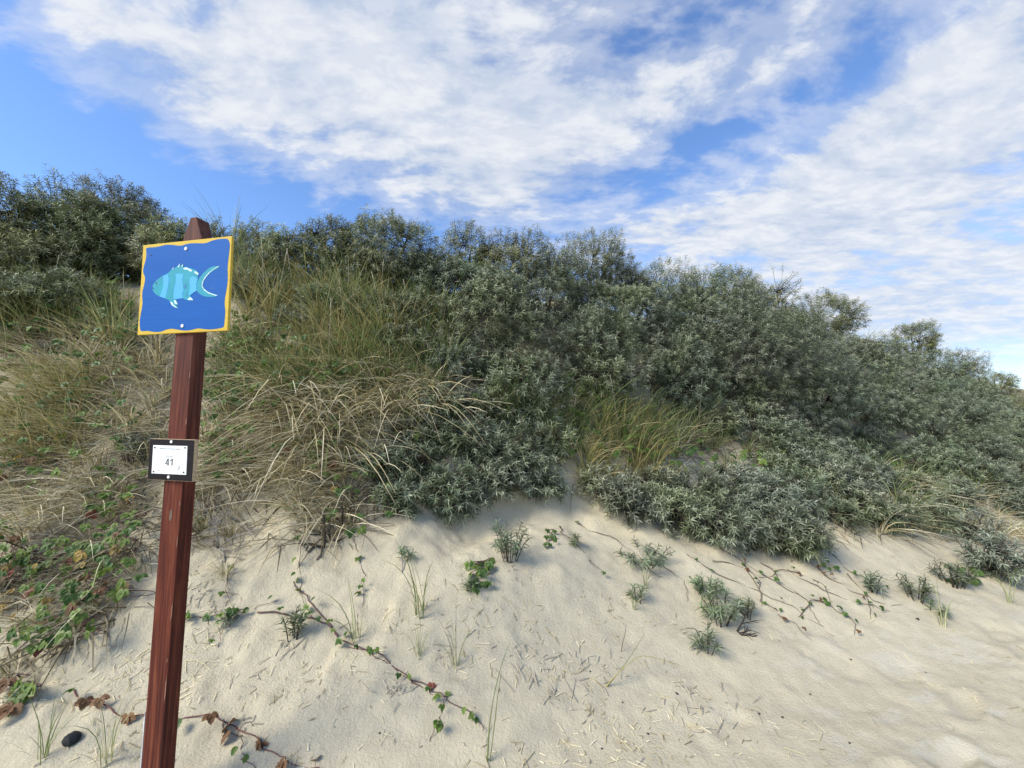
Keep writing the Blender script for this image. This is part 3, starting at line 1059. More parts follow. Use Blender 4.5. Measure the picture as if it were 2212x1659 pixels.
for a in ((1085, 725, 125, 85), (1290, 745, 130, 90), (1455, 780, 110, 75), (1610, 790, 125, 80), (1770, 845, 115, 75), (1900, 880, 105, 65), (2030, 915, 95, 60), (2150, 940, 80, 50)):
    build_bush(*a, L_SLOPE, SLOPE, 'buckthorn_silver', puff=1.15, grow=1.05)
for a in ((985, 785, 80, 46), (1130, 825, 95, 52), (1300, 818, 85, 44), (1460, 846, 85, 44)):
    build_bush(*a, 'silvery sea buckthorn bush at the dark lower rim of the thicket above the shelf', 'lower rim of the thicket above the shelf', 'buckthorn_silver', puff=1.15, grow=1.05)
for a in ((1640, 895, 75, 45), (1750, 930, 70, 40), (1560, 920, 45, 30), (1870, 950, 65, 40), (2000, 990, 60, 36), (2110, 990, 50, 36), (1680, 960, 60, 34), (1800, 985, 60, 34)):
    build_bush(*a, 'silvery sea buckthorn bush above the yellow green bramble band', 'bushes above the bramble band', 'buckthorn_silver', puff=1.15, grow=1.05)
for a in ((985, 1062, 78, 62), (905, 1000, 60, 46), (1110, 985, 85, 66), (1168, 1045, 45, 36), (862, 1078, 48, 40), (825, 1000, 40, 34), (1010, 950, 80, 46), (930, 930, 50, 36), (1070, 1040, 55, 44), (1190, 960, 45, 36), (955, 870, 60, 36), (1060, 885, 60, 34), (1150, 895, 56, 32), (870, 940, 44, 30)):
    build_bush(*a, 'silver grey sea buckthorn bush overhanging the sand above the largest sapling', 'low bushes above the largest sapling', 'buckthorn_silver')
for a in ((1355, 1085, 62, 48), (1440, 1100, 72, 48), (1300, 1050, 45, 36), (1540, 1130, 70, 50), (1610, 1080, 70, 50), (1500, 1055, 60, 40), (1720, 1150, 55, 66), (1690, 1065, 62, 50), (1620, 1150, 50, 36), (1790, 1040, 65, 50), (1890, 1035, 55, 40), (1960, 1050, 45, 34), (1815, 1115, 38, 30), (1580, 1030, 55, 34), (1400, 1045, 50, 32), (1700, 1000, 60, 34), (1850, 1090, 44, 34)):
    build_bush(*a, 'silver grey sea buckthorn bush overhanging the sand where brown stems creep down', LOW, 'buckthorn_silver')
build_bush(2140, 1205, 52, 48, 'isolated rounded sea buckthorn bush at the foot of the dune', None, 'buckthorn_silver')
for a in ((1990, 1105, 46, 36), (2060, 1075, 50, 36), (2150, 1050, 50, 36), (2205, 1090, 45, 36), (1930, 1120, 36, 30), (2200, 1010, 50, 36), (2080, 1020, 50, 34)):
    build_bush(*a, 'sea buckthorn bush on the far bank among dry grass, above the isolated bush', 'bushes on the far bank', 'buckthorn_silver')
build_bush(2090, 1140, 36, 26, 'small sea buckthorn bush above the isolated rounded one', None, 'buckthorn_silver')
build_sapling(290, 960, 40, 40, 'sea buckthorn sapling among dry grass left of the number plate', None, .06, 14)

SEED_L = 'small sea buckthorn sapling growing alone in the bare sand'
for (x, y, hw, hh, lab) in (
        (1100, 1160, 44, 46, 'largest sea buckthorn sapling in the sand under the overhanging bushes'),
        (872, 1196, 20, 16, None), (632, 1352, 26, 34, None), (507, 1330, 22, 15, None), (1243, 1166, 9, 12, None), (1378, 1284, 17, 22, None),
        (1395, 1192, 52, 22, 'wide low sea buckthorn sapling spreading across the sand bank'),
        (1525, 1262, 30, 26, None), (1555, 1308, 40, 36, 'leafy sea buckthorn sapling beside the dead forked branch'), (1612, 1312, 24, 26, None), (1527, 1380, 32, 26, 'compact sea buckthorn sapling below the dead forked branch'),
        (1885, 1256, 26, 20, None), (1980, 1272, 34, 26, None), (2062, 1240, 36, 26, None), (1015, 1270, 12, 12, None), (2010, 1310, 24, 12, None), (1350, 1200, 20, 12, None), (30, 1520, 12, 10, None)):
    build_sapling(x, y, hw, hh, lab or SEED_L, None if lab else 'sea buckthorn saplings on bare sand')


# ------------------------------------------------------------------ grass
def blades(n, spread, lmin, lmax, lean, droop, down, wid, rs, segs=5, upright=1.0, lat=1.0):
    """arching ribbons; down = extra pull towards -y (downhill)"""
    a = rs.uniform(0, 2 * math.pi, n)
    r = spread * np.sqrt(rs.uniform(0, 1, n))
    b0 = np.stack([np.cos(a) * r, np.sin(a) * r, np.zeros(n)], -1)
    a2 = a + rs.normal(0, .7, n)
    le = np.abs(rs.normal(0, lean, n))
    d = unit(np.stack([np.cos(a2) * le * lat, np.sin(a2) * le * lat - down * .5, np.full(n, upright)], -1))
    L = rs.uniform(lmin, lmax, n)[:, None]
    g = unit(np.stack([np.cos(a2) * lat, np.sin(a2) * lat - down * lat, np.full(n, -.9)], -1))
    k = (droop * rs.uniform(.3, 1.5, n))[:, None]
    s = np.linspace(0, 1, segs + 1)
    path = b0[:, None] + d[:, None] * (L * s)[..., None] + g[:, None] * (L * k * s ** 2.3)[..., None]
    path[:, 0, 2] -= .03
    side = unit(np.cross(d, unit(rs.normal(size=(n, 3)))))
    wd = wid * rs.uniform(.7, 1.3, n)[:, None] * (1 - s ** 3 * .85)[None]
    off = side[:, None] * (wd * .5)[..., None]
    V = np.stack([path - off, path + off], 2).reshape(-1, 3)
    i = np.arange(segs)
    f = np.stack([i * 2, i * 2 + 1, i * 2 + 3, i * 2 + 2], -1)
    F = (np.arange(n)[:, None, None] * (segs + 1) * 2 + f[None]).reshape(-1, 4)
    return V, F


def tuft_protos():
    rs = np.random.default_rng(77)
    out = {}
    spec = {
        # kind: list of (part, material, n, spread, lmin, lmax, lean, droop, down, width)
        'green': [('green_blades', 'marram_green', 40, .06, .35, .75, .38, .45, .15, .0078), ('dry_blades', 'marram_dry', 20, .07, .25, .6, .5, .6, .3, .0062)],
        'tall': [('green_blades', 'marram_green', 40, .06, .5, .9, .26, .30, .1, .0062), ('dry_blades', 'marram_gold', 34, .07, .35, .75, .34, .42, .2, .0058)],
        'gold': [('green_blades', 'marram_green', 24, .07, .3, .6, .42, .48, .2, .0060), ('dry_blades', 'marram_gold', 48, .08, .25, .62, .55, .5, .3, .0072)],
        'dry': [('dry_blades', 'marram_dry', 30, .06, .25, .62, .75, .75, .5, .0092), ('green_blades', 'marram_green', 12, .06, .3, .55, .5, .5, .3, .0062)],
        'hang': [('dry_blades', 'marram_dry', 30, .07, .3, .7, .85, .95, .7, .0092), ('green_blades', 'marram_green', 8, .06, .3, .6, .5, .7, .6, .0062)],
        'curtain': [('dry_blades', 'marram_dry', 40, .09, .35, .75, .6, 1.0, .55, .0085), ('green_blades', 'marram_green', 8, .06, .3, .6, .5, .7, .6, .0075)],
        'sparse': [('green_blades', 'marram_green', 12, .025, .25, .5, .2, .34, .1, .0046), ('dry_blades', 'marram_dry', 3, .03, .15, .3, .3, .4, .2, .0046)],
    }
    for k, parts in spec.items():
        vs = []
        for v in range(4 if k != 'sparse' else 3):
            ms = []
            for (nm, mt, n, sp, l0, l1, le, dr, dn, w) in parts:
                V, F = blades(n, sp, l0, l1, le, dr, dn, w, rs, upright=.35, lat=.45) if k == 'curtain' else blades(n, sp, l0, l1, le, dr, dn, w, rs)
                o = link_mesh(nm, V, F, mt)
                ms.append((nm, o.data))
                bpy.data.objects.remove(o)
            vs.append(ms)
        out[k] = vs
    # ripe flower spike
    path = np.stack([np.linspace(0, .05, 7), np.zeros(7), np.linspace(0, .9, 7)], -1)
    a = tube(path, .0022, .0016, 4)
    sp = tube(np.stack([np.linspace(.05, .062, 5), np.zeros(5), np.linspace(.9, 1.03, 5)], -1), .0045, .002, 6)
    V, F = join([a, sp])
    o = link_mesh('flower_spike', V, F, 'straw')
    out['spike'] = o.data
    bpy.data.objects.remove(o)
    return out


PROTO = tuft_protos()
prs = random.Random(9)


def child(name, me, parent):
    o = bpy.data.objects.new(name, me)
    col.objects.link(o)
    o.parent = parent
    return o


def place_tuft(kind, pos, scale, label, group, name='marram_tuft', rz=None, spikes=0):
    root = thing(name, Vector(pos), label, 'grass tuft', group)
    root.rotation_euler = (0, 0, prs.uniform(-.7, .7) if rz is None else rz)
    root.scale = (scale,) * 3
    for nm, me in prs.choice(PROTO[kind]):
        child(nm, me, root)
    for i in range(spikes):
        s = child('flower_spike', PROTO['spike'], root)
        s.location = (prs.uniform(-.08, .08), prs.uniform(-.05, .05), 0)
        s.rotation_euler = (prs.uniform(-.2, .2), prs.uniform(-.25, .25), prs.uniform(0, 6))
        k = prs.uniform(.6, .85)
        s.scale = (1, 1, k)
    return root


def in_poly(pts, x, y):
    c = False
    j = len(pts) - 1
    for i in range(len(pts)):
        if (pts[i][1] > y) != (pts[j][1] > y) and x < (pts[j][0] - pts[i][0]) * (y - pts[i][1]) / (pts[j][1] - pts[i][1]) + pts[i][0]:
            c = not c
        j = i
    return c


def scatter(poly, n, mind):
    """n terrain points that look spread inside a patch of the slope"""
    xs = [p[0] for p in poly]; ys = [p[1] for p in poly]
    got = []
    tries = 0
    while len(got) < n and tries < n * 60:
        tries += 1
        x = prs.uniform(min(xs), max(xs)); y = prs.uniform(min(ys), max(ys))
        if in_poly(poly, x, y) and all((x - a) ** 2 + (y - b_) ** 2 > mind * mind for a, b_ in got):
            got.append((x, y))
    P = cast([g[0] for g in got], [g[1] for g in got])
    return [p for p in P if not np.isnan(p[0])]


def grass(kind, poly, n, mind, scale, label, group, spikes=0.0):
    for p in scatter(poly, n, mind):
        place_tuft(kind, p, prs.uniform(*scale), label, group, name='dead_grass_tuft' if kind in ('dry', 'hang', 'curtain') else 'marram_tuft', spikes=(1 if prs.random() < spikes else 0))


grass('gold', [(500, 640), (720, 620), (900, 700), (860, 830), (560, 850), (500, 760)], 34, 32, (.75, 1.05), 'golden marram tuft in the tall grass patch right of the signboard', 'golden marram beside the signboard', .25)
grass('tall', [(480, 600), (760, 590), (960, 700), (900, 780), (640, 700), (490, 660)], 26, 34, (.7, 1.0), 'tall green marram tuft on the upper slope right of the signboard', 'tall marram on the upper slope', .2)
grass('green', [(700, 690), (960, 690), (980, 850), (800, 860)], 28, 28, (.7, 1.0), 'green arching marram tuft at the edge of the buckthorn thicket', 'marram at the thicket edge')
grass('tall', [(0, 660), (290, 650), (290, 760), (0, 760)], 17, 34, (.6, .9), 'upright green marram tuft below the thicket, left of the signboard', 'upright marram left of the signboard', .1)
grass('dry', [(0, 740), (360, 730), (370, 960), (0, 960)], 52, 25, (.5, .8), 'straw coloured marram tuft on the bank left of the post', 'dry marram left of the post')
grass('gold', [(0, 850), (200, 830), (180, 1010), (0, 1010)], 22, 26, (.5, .8), 'dense brown marram tuft bulging over the left bank', 'brown marram on the left bank')
grass('hang', [(0, 950), (330, 960), (320, 1120), (150, 1150), (0, 1180)], 28, 28, (.4, .65), 'dead marram tuft trailing down the eroded sand left of the post', 'dead marram trailing left of the post')
grass('hang', [(450, 790), (690, 795), (690, 1060), (440, 1060)], 34, 26, (.5, .8), 'dead straw tuft drooping among bramble just right of the post', 'dead marram by the post')
grass('hang', [(700, 800), (1000, 820), (1000, 900), (800, 1040), (700, 1050)], 34, 27, (.55, .9), 'dead straw tuft drooping over the scarp below the thicket edge', 'dead marram drooping over the scarp')
grass('green', [(440, 740), (860, 760), (800, 930), (440, 900)], 40, 27, (.5, .8), 'mixed green marram tuft on the bank right of the post', 'mixed marram right of the post')
grass('hang', [(620, 1010), (780, 1000), (760, 1170), (640, 1180)], 16, 24, (.45, .7), 'limp dead tuft at the broken lower edge by the dark roots', 'limp tufts by the dark roots')
grass('dry', [(420, 1040), (500, 1040), (500, 1250), (415, 1250)], 5, 40, (.35, .55), 'short dry tuft beside the bleached dead twig', 'short dry tufts by the bleached twig')
grass('green', [(1050, 890), (1500, 900), (1560, 980), (1230, 990), (1080, 930)], 38, 30, (.6, .95), 'green marram tuft on the grassy shelf below the thicket', 'marram on the grassy shelf', .2)
grass('gold', [(1230, 910), (1420, 900), (1440, 1040), (1260, 1060)], 22, 26, (.55, .85), 'golden dry tuft among the green grass of the shelf', 'golden tufts on the shelf')
grass('green', [(1520, 950), (1800, 990), (1800, 1040), (1540, 1010)], 9, 42, (.45, .7), 'green tuft between the low bushes beneath the thicket', 'tufts between the low bushes')
grass('hang', [(1860, 1030), (1960, 1010), (1975, 1150), (1880, 1190)], 8, 34, (.6, .9), 'pale arching tuft spilling down to the sand beyond the low bushes', 'arching tufts beyond the low bushes')
grass('green', [(1840, 980), (1990, 990), (1990, 1130), (1870, 1130)], 8, 36, (.6, .9), 'long green tuft arching over the sand beyond the low bushes', 'long green tufts beyond the low bushes')
grass('dry', [(2020, 1050), (2240, 1010), (2250, 1180), (2030, 1140)], 15, 34, (.6, .9), 'dry tuft on the far bank above the isolated rounded bush', 'dry tufts on the far bank')
grass('green', [(2040, 1000), (2250, 980), (2250, 1100), (2050, 1090)], 10, 36, (.6, .9), 'green tuft on the far bank above the isolated rounded bush', 'green tufts on the far bank')
grass('hang', [(0, 1270), (260, 1190), (270, 1330), (60, 1460), (0, 1470)], 5, 46, (.25, .42), 'flattened dead tuft among the bramble leaves at the bank foot', 'flattened tufts among bramble')
grass('hang', [(90, 1180), (320, 1190), (250, 1340), (60, 1400)], 9, 40, (.35, .5), 'thin dead tuft poking through the leafy bramble mat', 'dead tufts in the bramble mat')
grass('curtain', [(590, 840), (790, 850), (770, 980), (600, 980)], 20, 24, (.7, 1.0), 'long bleached curtain of dead stems hanging down the scarp to the dark roots', 'curtain of dead stems above the roots')
grass('curtain', [(800, 830), (960, 840), (950, 890), (820, 900)], 9, 26, (.6, .9), 'bleached dead stems hanging over the low bushes from the thicket edge', 'dead stems over the low bushes')
# a few tall tufts standing up from the crest, seen against the sky
for x, y in ((470, 560), (520, 565), (560, 570), (600, 575), (640, 575), (790, 590), (495, 575), (450, 575), (940, 610), (1190, 640), (20, 580), (1860, 770), (680, 590)):
    p = cast1(x, y)
    if not np.isnan(p[0]):
        place_tuft('tall', p, prs.uniform(.95, 1.25), 'tall thin marram tuft standing above the crest bushes against blue sky', 'marram on the crest', spikes=0)
# single tufts in the bare sand
for (x, y, s, lab) in ((908, 1330, 1.05, 'upright green grass tuft standing alone in the middle of the sand'), (768, 1385, .8, 'thin leaning grass tuft above the long bramble runner'),
                       (985, 1440, .75, 'drooping grass tuft right of the long bramble runner'), (905, 1420, .6, 'low grass tuft just above the long bramble runner'),
                       (2038, 1352, .8, 'sparse grass shoot on the sand below the far bank'), (2185, 1305, .8, 'pale grass tuft on the flat sand below the isolated bush'),
                       (90, 1650, .75, 'thin green grass tuft beside the black stone'), (230, 1656, .7, 'wispy grass tuft between the black stone and the post'), (1370, 1320, .5, 'tiny grass shoot on the open sand bank'),
                       (1395, 1270, .55, 'short grass shoot next to a small sapling'), (150, 1400, .6, 'weak grass tuft at the foot of the bramble bank')):
    p = cast1(x, y)
    if not np.isnan(p[0]):
        place_tuft('sparse', p, s, lab, None, 'grass_tuft')


def blade_from(points, name, label, mat, r0=.003, r1=.001, lift=None, cat='grass blade'):
    """a stalk whose base stands in the sand; points are base pixel, then offsets in metres"""
    p = cast1(*points[0])
    path = spline([np.zeros(3) - np.array([0, 0, .03])] + [np.array(q) for q in points[1:]], 12)
    V, F = tube(path, r0, r1, 4)
    o = link_mesh(name, V, F, mat)
    o.location = p
    return tag(o, label, cat)


blade_from([(1052, 1650), (.01, .02, .14), (.04, .03, .30), (.085, .05, .43)], 'beach_grass', 'tall single green grass blade rising from the open sand', 'marram_green', .0035, .0012)
blade_from([(1056, 1648), (.02, 0, .12), (.035, .02, .24), (.05, .04, .33)], 'beach_grass', 'shorter green blade growing against the tall single blade', 'marram_green', .0028, .001)
blade_from([(1300, 1480), (.07, .0, .05), (.16, .03, .10), (.25, .06, .115), (.42, .02, .09)], 'beach_grass', 'red based grass stalk leaning flat over the sand', 'marram_gold', .004, .0012)
blade_from([(1303, 1478), (.07, .0, .05), (.15, .04, .11), (.26, .12, .19)], 'beach_grass', 'thin green blade forking up from the leaning stalk', 'marram_green', .003, .001)
blade_from([(1340, 1410), (.015, .0, .05), (.03, .0, .10), (.035, .0, .15)], 'beach_grass', 'short dark upright stalk above the leaning stalk', 'runner_brown', .0022, .0012, cat='stalk')


# ------------------------------------------------------------------ dead grass thatch on the vegetated bank
def build_thatch():
    rs = np.random.default_rng(3)
    zones = [([(0, 700), (420, 700), (1000, 760), (1000, 900), (760, 1180), (420, 1180), (0, 1300)], 4200), ([(0, 600), (1000, 560), (1000, 760), (0, 760)], 1200),
             ([(1000, 880), (1560, 890), (1990, 1000), (1990, 1170), (1700, 1160), (1240, 1060)], 2000), ([(1990, 980), (2212, 960), (2212, 1200), (2000, 1170)], 700), ([(0, 1200), (300, 1150), (290, 1330), (60, 1460), (0, 1480)], 350)]
    Vs, Fs, n0 = [], [], 0
    for poly, n in zones:
        xs = [p[0] for p in poly]; ys = [p[1] for p in poly]
        x = rs.uniform(min(xs), max(xs), n * 3); y = rs.uniform(min(ys), max(ys), n * 3)
        k = np.array([in_poly(poly, a, b_) for a, b_ in zip(x, y)])
        P = cast(x[k][:n], y[k][:n])
        P = P[~np.isnan(P[:, 0])]
        P = P[fbm(P[:, 0] * 2.3, P[:, 2] * 2.3, 3, 83) > rs.uniform(-.2, .06, len(P))]      # bare patches stay open
        m = len(P)
        e = .05
        gx = (ground(P[:, 0] + e, P[:, 1], False) - P[:, 2]) / e
        gy = (ground(P[:, 0], P[:, 1] + e, False) - P[:, 2]) / e
        nrm = unit(np.stack([-gx, -gy, np.ones(m)], -1))
        dirn = rs.normal(size=(m, 3)) * np.array([1, .6, .8]) + np.array([0, -.5, -.7])
        dirn = unit(dirn - nrm * (dirn * nrm).sum(1, keepdims=True) + nrm * rs.uniform(-.05, .55, (m, 1)))
        L = rs.uniform(.06, .32, (m, 1))
        w = rs.uniform(.002, .0045, (m, 1))
        side = unit(np.cross(dirn, nrm + rs.normal(0, .4, (m, 3))))
        sag = np.array([0, -.12, -.3])
        a = P + nrm * .008; b_ = a + dirn * L * .5; c = a + dirn * L + sag * L * rs.uniform(.1, 1, (m, 1))
        V = np.stack([a - side * w, a + side * w, b_ - side * w, b_ + side * w, c - side * w * .4, c + side * w * .4], 1).reshape(-1, 3)
        f = np.array([[0, 1, 3, 2], [2, 3, 5, 4]])
        F = (np.arange(m)[:, None, None] * 6 + f[None]).reshape(-1, 4) + n0
        Vs.append(V); Fs.append(F); n0 += len(V)
    o = link_mesh('dead_grass_thatch', np.vstack(Vs), np.vstack(Fs), 'thatch')
    tag(o, 'matted dead grass lying over the vegetated bank', 'dead grass', None, 'stuff')


build_thatch()


# ------------------------------------------------------------------ bramble
def leaflet(L, W, n=9, fold=.25, droop=.2, teeth=.13):
    """one toothed leaflet along +y, folded along its midrib"""
    V = [(0, 0, 0)]
    F = []
    mid, lf, rt = [], [], []
    for i in range(n + 1):
        s = i / n
        y = s * L
        z = -droop * L * s * s
        w = W * .5 * (math.sin(math.pi * min(1, s ** .75 * .98)) ** .8 if 0 < s < 1 else 0)
        w *= 1 + (teeth if i % 2 else -teeth)
        V.append((0, y, z)); mid.append(len(V) - 1)
        if 0 < i < n:
            V.append((-w, y - L * .02, z + fold * w)); lf.append(len(V) - 1)
            V.append((w, y - L * .02, z + fold * w)); rt.append(len(V) - 1)
    for side, sg in ((lf, 0), (rt, 1)):
        seq = [mid[0]] + side + [mid[-1]]
        for i in range(n):
            a, b_ = seq[i], seq[i + 1]
            q = [mid[i], mid[i + 1], b_, a]
            q = [x for k, x in enumerate(q) if x not in q[:k]]
            if len(q) >= 3:
                F.append(tuple(q if sg else q[::-1]))
    V[0] = (0, 0, 0)
    return V, F


def leaf_proto(name, mats, kind):
    """trifoliate bramble leaf on a short stalk; mesh shared by many leaves"""
    V, F = [], []
    spec = ((0, 1.0), (1.15, .82), (-1.15, .82)) if kind == 3 else ((0, 1.0),)
    for ang, sc in spec:
        v, f = leaflet(.055 * sc, .044 * sc, 9, .3, .25)
        c, s = math.cos(ang), math.sin(ang)
        n = len(V)
        for x, y, z in v:
            V.append((x * c - y * s, x * s + y * c + .012, z + .0))
        F += [tuple(i + n for i in q) for q in f]
    n = len(V)
    V += [(-.001, -.03, -.018), (.001, -.03, -.018), (.001, .012, 0), (-.001, .012, 0)]
    F.append((n, n + 1, n + 2, n + 3))
    o = link_mesh(name, V, F, mats)
    me = o.data
    bpy.data.objects.remove(o)
    return me


LEAF = {(m, k): leaf_proto('leaf', m, k) for m in ('bramble_green', 'bramble_light', 'bramble_red', 'bramble_brown', 'bramble_yellow') for k in (1, 3)}


def add_leaf(parent, base, p, size, mat, kind=3, steep=.8, lift=.03):
    o = child('leaf', LEAF[(mat, kind)], parent)
    o.location = Vector(p) - Vector(base) + Vector((0, -lift * steep * prs.uniform(.3, 1.4), lift * prs.uniform(.4, 1.3)))
    o.rotation_euler = (-prs.gauss(steep, .3), prs.gauss(0, .3), math.pi + prs.gauss(0, .7))   # blades turn to the open, downhill side
    o.scale = (size,) * 3
    return o


def bramble_patch(poly, n, size, mix, label, group=None, stems=3, kind=3, name='bramble_plant', lift=.13, stem_mat='runner_stem'):
    pts = scatter(poly, n, 9)
    if len(pts) < 2:
        return
    pts = np.array(pts)
    base = pts[np.argmax(pts[:, 2])].copy()
    root = thing(name, base, label, 'bramble', group)
    order = prs.sample(range(len(pts)), len(pts))
    parts = []
    for s in range(stems):
        ids = order[s::stems][:7]
        q = pts[ids]
        q = q[np.argsort(-q[:, 2])]
        if len(q) < 2:
            continue
        path = spline([base] + list(q + np.array([0, -.01, .02])), 5 * len(q)) - base
        parts.append(tube(path, .0035, .0018, 4))
    if parts:
        V, F = join(parts)
        link_mesh('stem', V, F, stem_mat, root)
    names, wts = zip(*mix.items())
    for p in pts:
        m = prs.choices(names, wts)[0]
        add_leaf(root, base, p, prs.uniform(*size), m, kind if prs.random() < .92 else 1, lift=lift)
    return root


G = {'bramble_green': 7, 'bramble_light': 3}
GA = {'bramble_green': 4.5, 'bramble_light': 4.5, 'bramble_yellow': .9, 'bramble_red': .22, 'bramble_brown': .6}
bramble_patch([(130, 1200), (300, 1190), (330, 1300), (210, 1330), (110, 1300)], 60, (.6, .95), GA, 'leafy bramble mat with yellowing leaves on the bank left of the post', stems=5)
bramble_patch([(0, 1160), (110, 1180), (120, 1300), (0, 1310)], 38, (.6, .95), GA, 'dark bramble clump with a red leaf at the foot of the left bank', stems=4)
bramble_patch([(40, 1320), (220, 1290), (240, 1400), (90, 1440)], 42, (.55, .9), {**GA, 'bramble_red': .8}, 'bramble sprays with reddish leaves draping the lowest dead grass', stems=4)
bramble_patch([(215, 1120), (320, 1110), (320, 1210), (220, 1210)], 32, (.6, .9), GA, 'fresh green bramble cluster close to the post', stems=3)
bramble_patch([(225, 1010), (335, 1040), (335, 1110), (230, 1110)], 18, (.6, .95), GA, 'bramble leaves tucked under dry grass below the number plate', stems=2)
bramble_patch([(230, 900), (330, 900), (320, 1000), (230, 1010)], 20, (.6, .95), G, 'bramble leaves beside the number plate', stems=2, lift=.18)
bramble_patch([(80, 870), (210, 850), (220, 960), (90, 980)], 20, (.6, 1.0), G, 'bramble leaves threaded through brown grass on the left bank', stems=2, lift=.18)
bramble_patch([(0, 590), (300, 590), (300, 690), (0, 700)], 70, (.9, 1.4), GA, 'shaded bramble growth under the thicket left of the signboard', stems=5)
bramble_patch([(440, 770), (560, 770), (560, 900), (440, 900)], 70, (.7, 1.05), G, 'bright bramble climbing the bank right of the post', stems=4, lift=.2)
bramble_patch([(440, 900), (580, 900), (560, 1040), (440, 1060)], 54, (.6, .95), G, 'small leaved bramble trailing beside the lower post', stems=4, lift=.17)
bramble_patch([(560, 880), (760, 900), (740, 1040), (580, 1040)], 42, (.65, 1.0), GA, 'scattered bramble leaves across the dry scarp', stems=3, lift=.18)
bramble_patch([(780, 790), (960, 800), (960, 880), (790, 880)], 24, (.8, 1.2), G, 'bramble leaves at the shaded base of the thicket', stems=3)
bramble_patch([(1010, 790), (1150, 830), (1150, 900), (1020, 890)], 26, (.9, 1.3), G, 'bramble hanging in the dark gap under the largest bushes', stems=3)
bramble_patch([(1180, 820), (1320, 830), (1330, 920), (1190, 920)], 30, (.9, 1.3), G, 'bramble with pale leaves below the thicket above the shelf', stems=3)
bramble_patch([(1190, 900), (1420, 920), (1440, 1010), (1210, 1000)], 50, (.85, 1.25), {'bramble_green': 5, 'bramble_light': 5}, 'lime green bramble carpet in the grass of the shelf', stems=4)
bramble_patch([(1420, 920), (1560, 960), (1560, 1040), (1440, 1030)], 26, (.8, 1.2), G, 'bramble leaves at the end of the grassy shelf', stems=3)
bramble_patch([(1570, 980), (1780, 1000), (1780, 1060), (1580, 1050)], 40, (.9, 1.3), {'bramble_green': 5, 'bramble_light': 6}, 'yellow green bramble band between upper and lower bushes', stems=3)
bramble_patch([(1900, 930), (2020, 950), (2010, 1040), (1910, 1030)], 26, (1.0, 1.5), G, 'dark green bramble in the hollow beyond the low bushes', stems=2)
bramble_patch([(700, 1040), (860, 1060), (850, 1180), (710, 1180)], 22, (.6, .95), GA, 'bramble leaves around the exposed dark roots', stems=3, lift=.18)
bramble_patch([(1010, 1225), (1062, 1210), (1066, 1262), (1015, 1290)], 20, (.6, .9), G, 'single dense bramble sprig rooted in the middle of the sand', lift=.04, stems=2)
bramble_patch([(1176, 1148), (1200, 1148), (1200, 1178), (1176, 1178)], 9, (.5, .7), G, 'tiny bramble seedling on the sand under the low bushes', lift=.04, stems=1)
bramble_patch([(2030, 1215), (2110, 1235), (2110, 1265), (2040, 1250)], 14, (.8, 1.1), G, 'bright leaves at the foot of the isolated rounded bush', lift=.04, stems=1)
bramble_patch([(1590, 1130), (1800, 1200), (1800, 1240), (1600, 1160)], 18, (.5, .8), G, 'small leaves scattered under the edge of the low bushes', lift=.04, stems=2)
bramble_patch([(0, 700), (160, 700), (160, 840), (0, 850)], 34, (.7, 1.1), G, 'bramble leaves woven into the grass below the thicket at the far left', stems=3, lift=.18)
bramble_patch([(160, 700), (330, 720), (330, 850), (170, 850)], 40, (.7, 1.1), G, 'bramble leaves woven into the grass beside the signboard foot', stems=3, lift=.18)
bramble_patch([(0, 960), (200, 960), (200, 1090), (0, 1100)], 34, (.7, 1.1), GA, 'bramble leaves hanging over the hollow in the left bank', stems=3, lift=.18)
bramble_patch([(560, 740), (780, 760), (780, 880), (570, 870)], 64, (.75, 1.1), G, 'bramble leaves under the golden marram right of the signboard', stems=4, lift=.2)
bramble_patch([(440, 690), (560, 690), (560, 770), (450, 770)], 30, (.75, 1.1), G, 'bramble leaves right beside the signboard edge', stems=3)
bramble_patch([(850, 860), (1000, 870), (1000, 960), (870, 960)], 30, (.8, 1.2), G, 'bramble leaves over the top of the low left bushes', stems=2)
bramble_patch([(780, 560), (1000, 640), (980, 720), (800, 690)], 30, (.9, 1.3), G, 'bramble leaves among the grass sunk bushes of the upper slope', stems=3)
bramble_patch([(30, 1462), (95, 1455), (105, 1520), (50, 1530)], 9, (.9, 1.3), {'bramble_brown': 3, 'bramble_yellow': 2, 'bramble_light': 3}, 'brown and yellow bramble leaves lying on sand near the black stone', lift=.04, stems=1)


def runner(px, r0, r1, leaves, size, mix, label, name='bramble_runner', mat='runner_stem', lift=.012, cat='runner', group=None, leaf_kind=3):
    """a stem creeping over the sand, with its leaves"""
    P = cast([p[0] for p in px], [p[1] for p in px])
    P = P[~np.isnan(P[:, 0])]
    base = P[0].copy()
    n = 6 * len(P)
    path = spline(P, n)
    path[:, 0] += fbm(np.arange(n) * .33 + px[0][0], np.full(n, px[0][1] * .1), 3, 3) * .10
    path[:, 2] = ground(path[:, 0], path[:, 1]) + lift * (.75 * np.sin(np.arange(n) * .55 + px[0][0]) + .55)
    root = thing(name, base, label, cat, group)
    V, F = tube(path - base, r0 * .8, r1 * .8, 5)
    link_mesh('stem', V, F, mat, root)
    if leaves:
        names, wts = zip(*mix.items())
        for i in range(leaves):
            k = int(np.clip((i + .5 + prs.gauss(0, .6)) / leaves, 0, .99) * (n - 1))
            p = path[k] + np.array([prs.gauss(0, .015), prs.gauss(0, .015), 0])
            add_leaf(root, base, p, prs.uniform(*size), prs.choices(names, wts)[0], leaf_kind if prs.random() < .85 else 1, steep=.55, lift=.03)
    return root


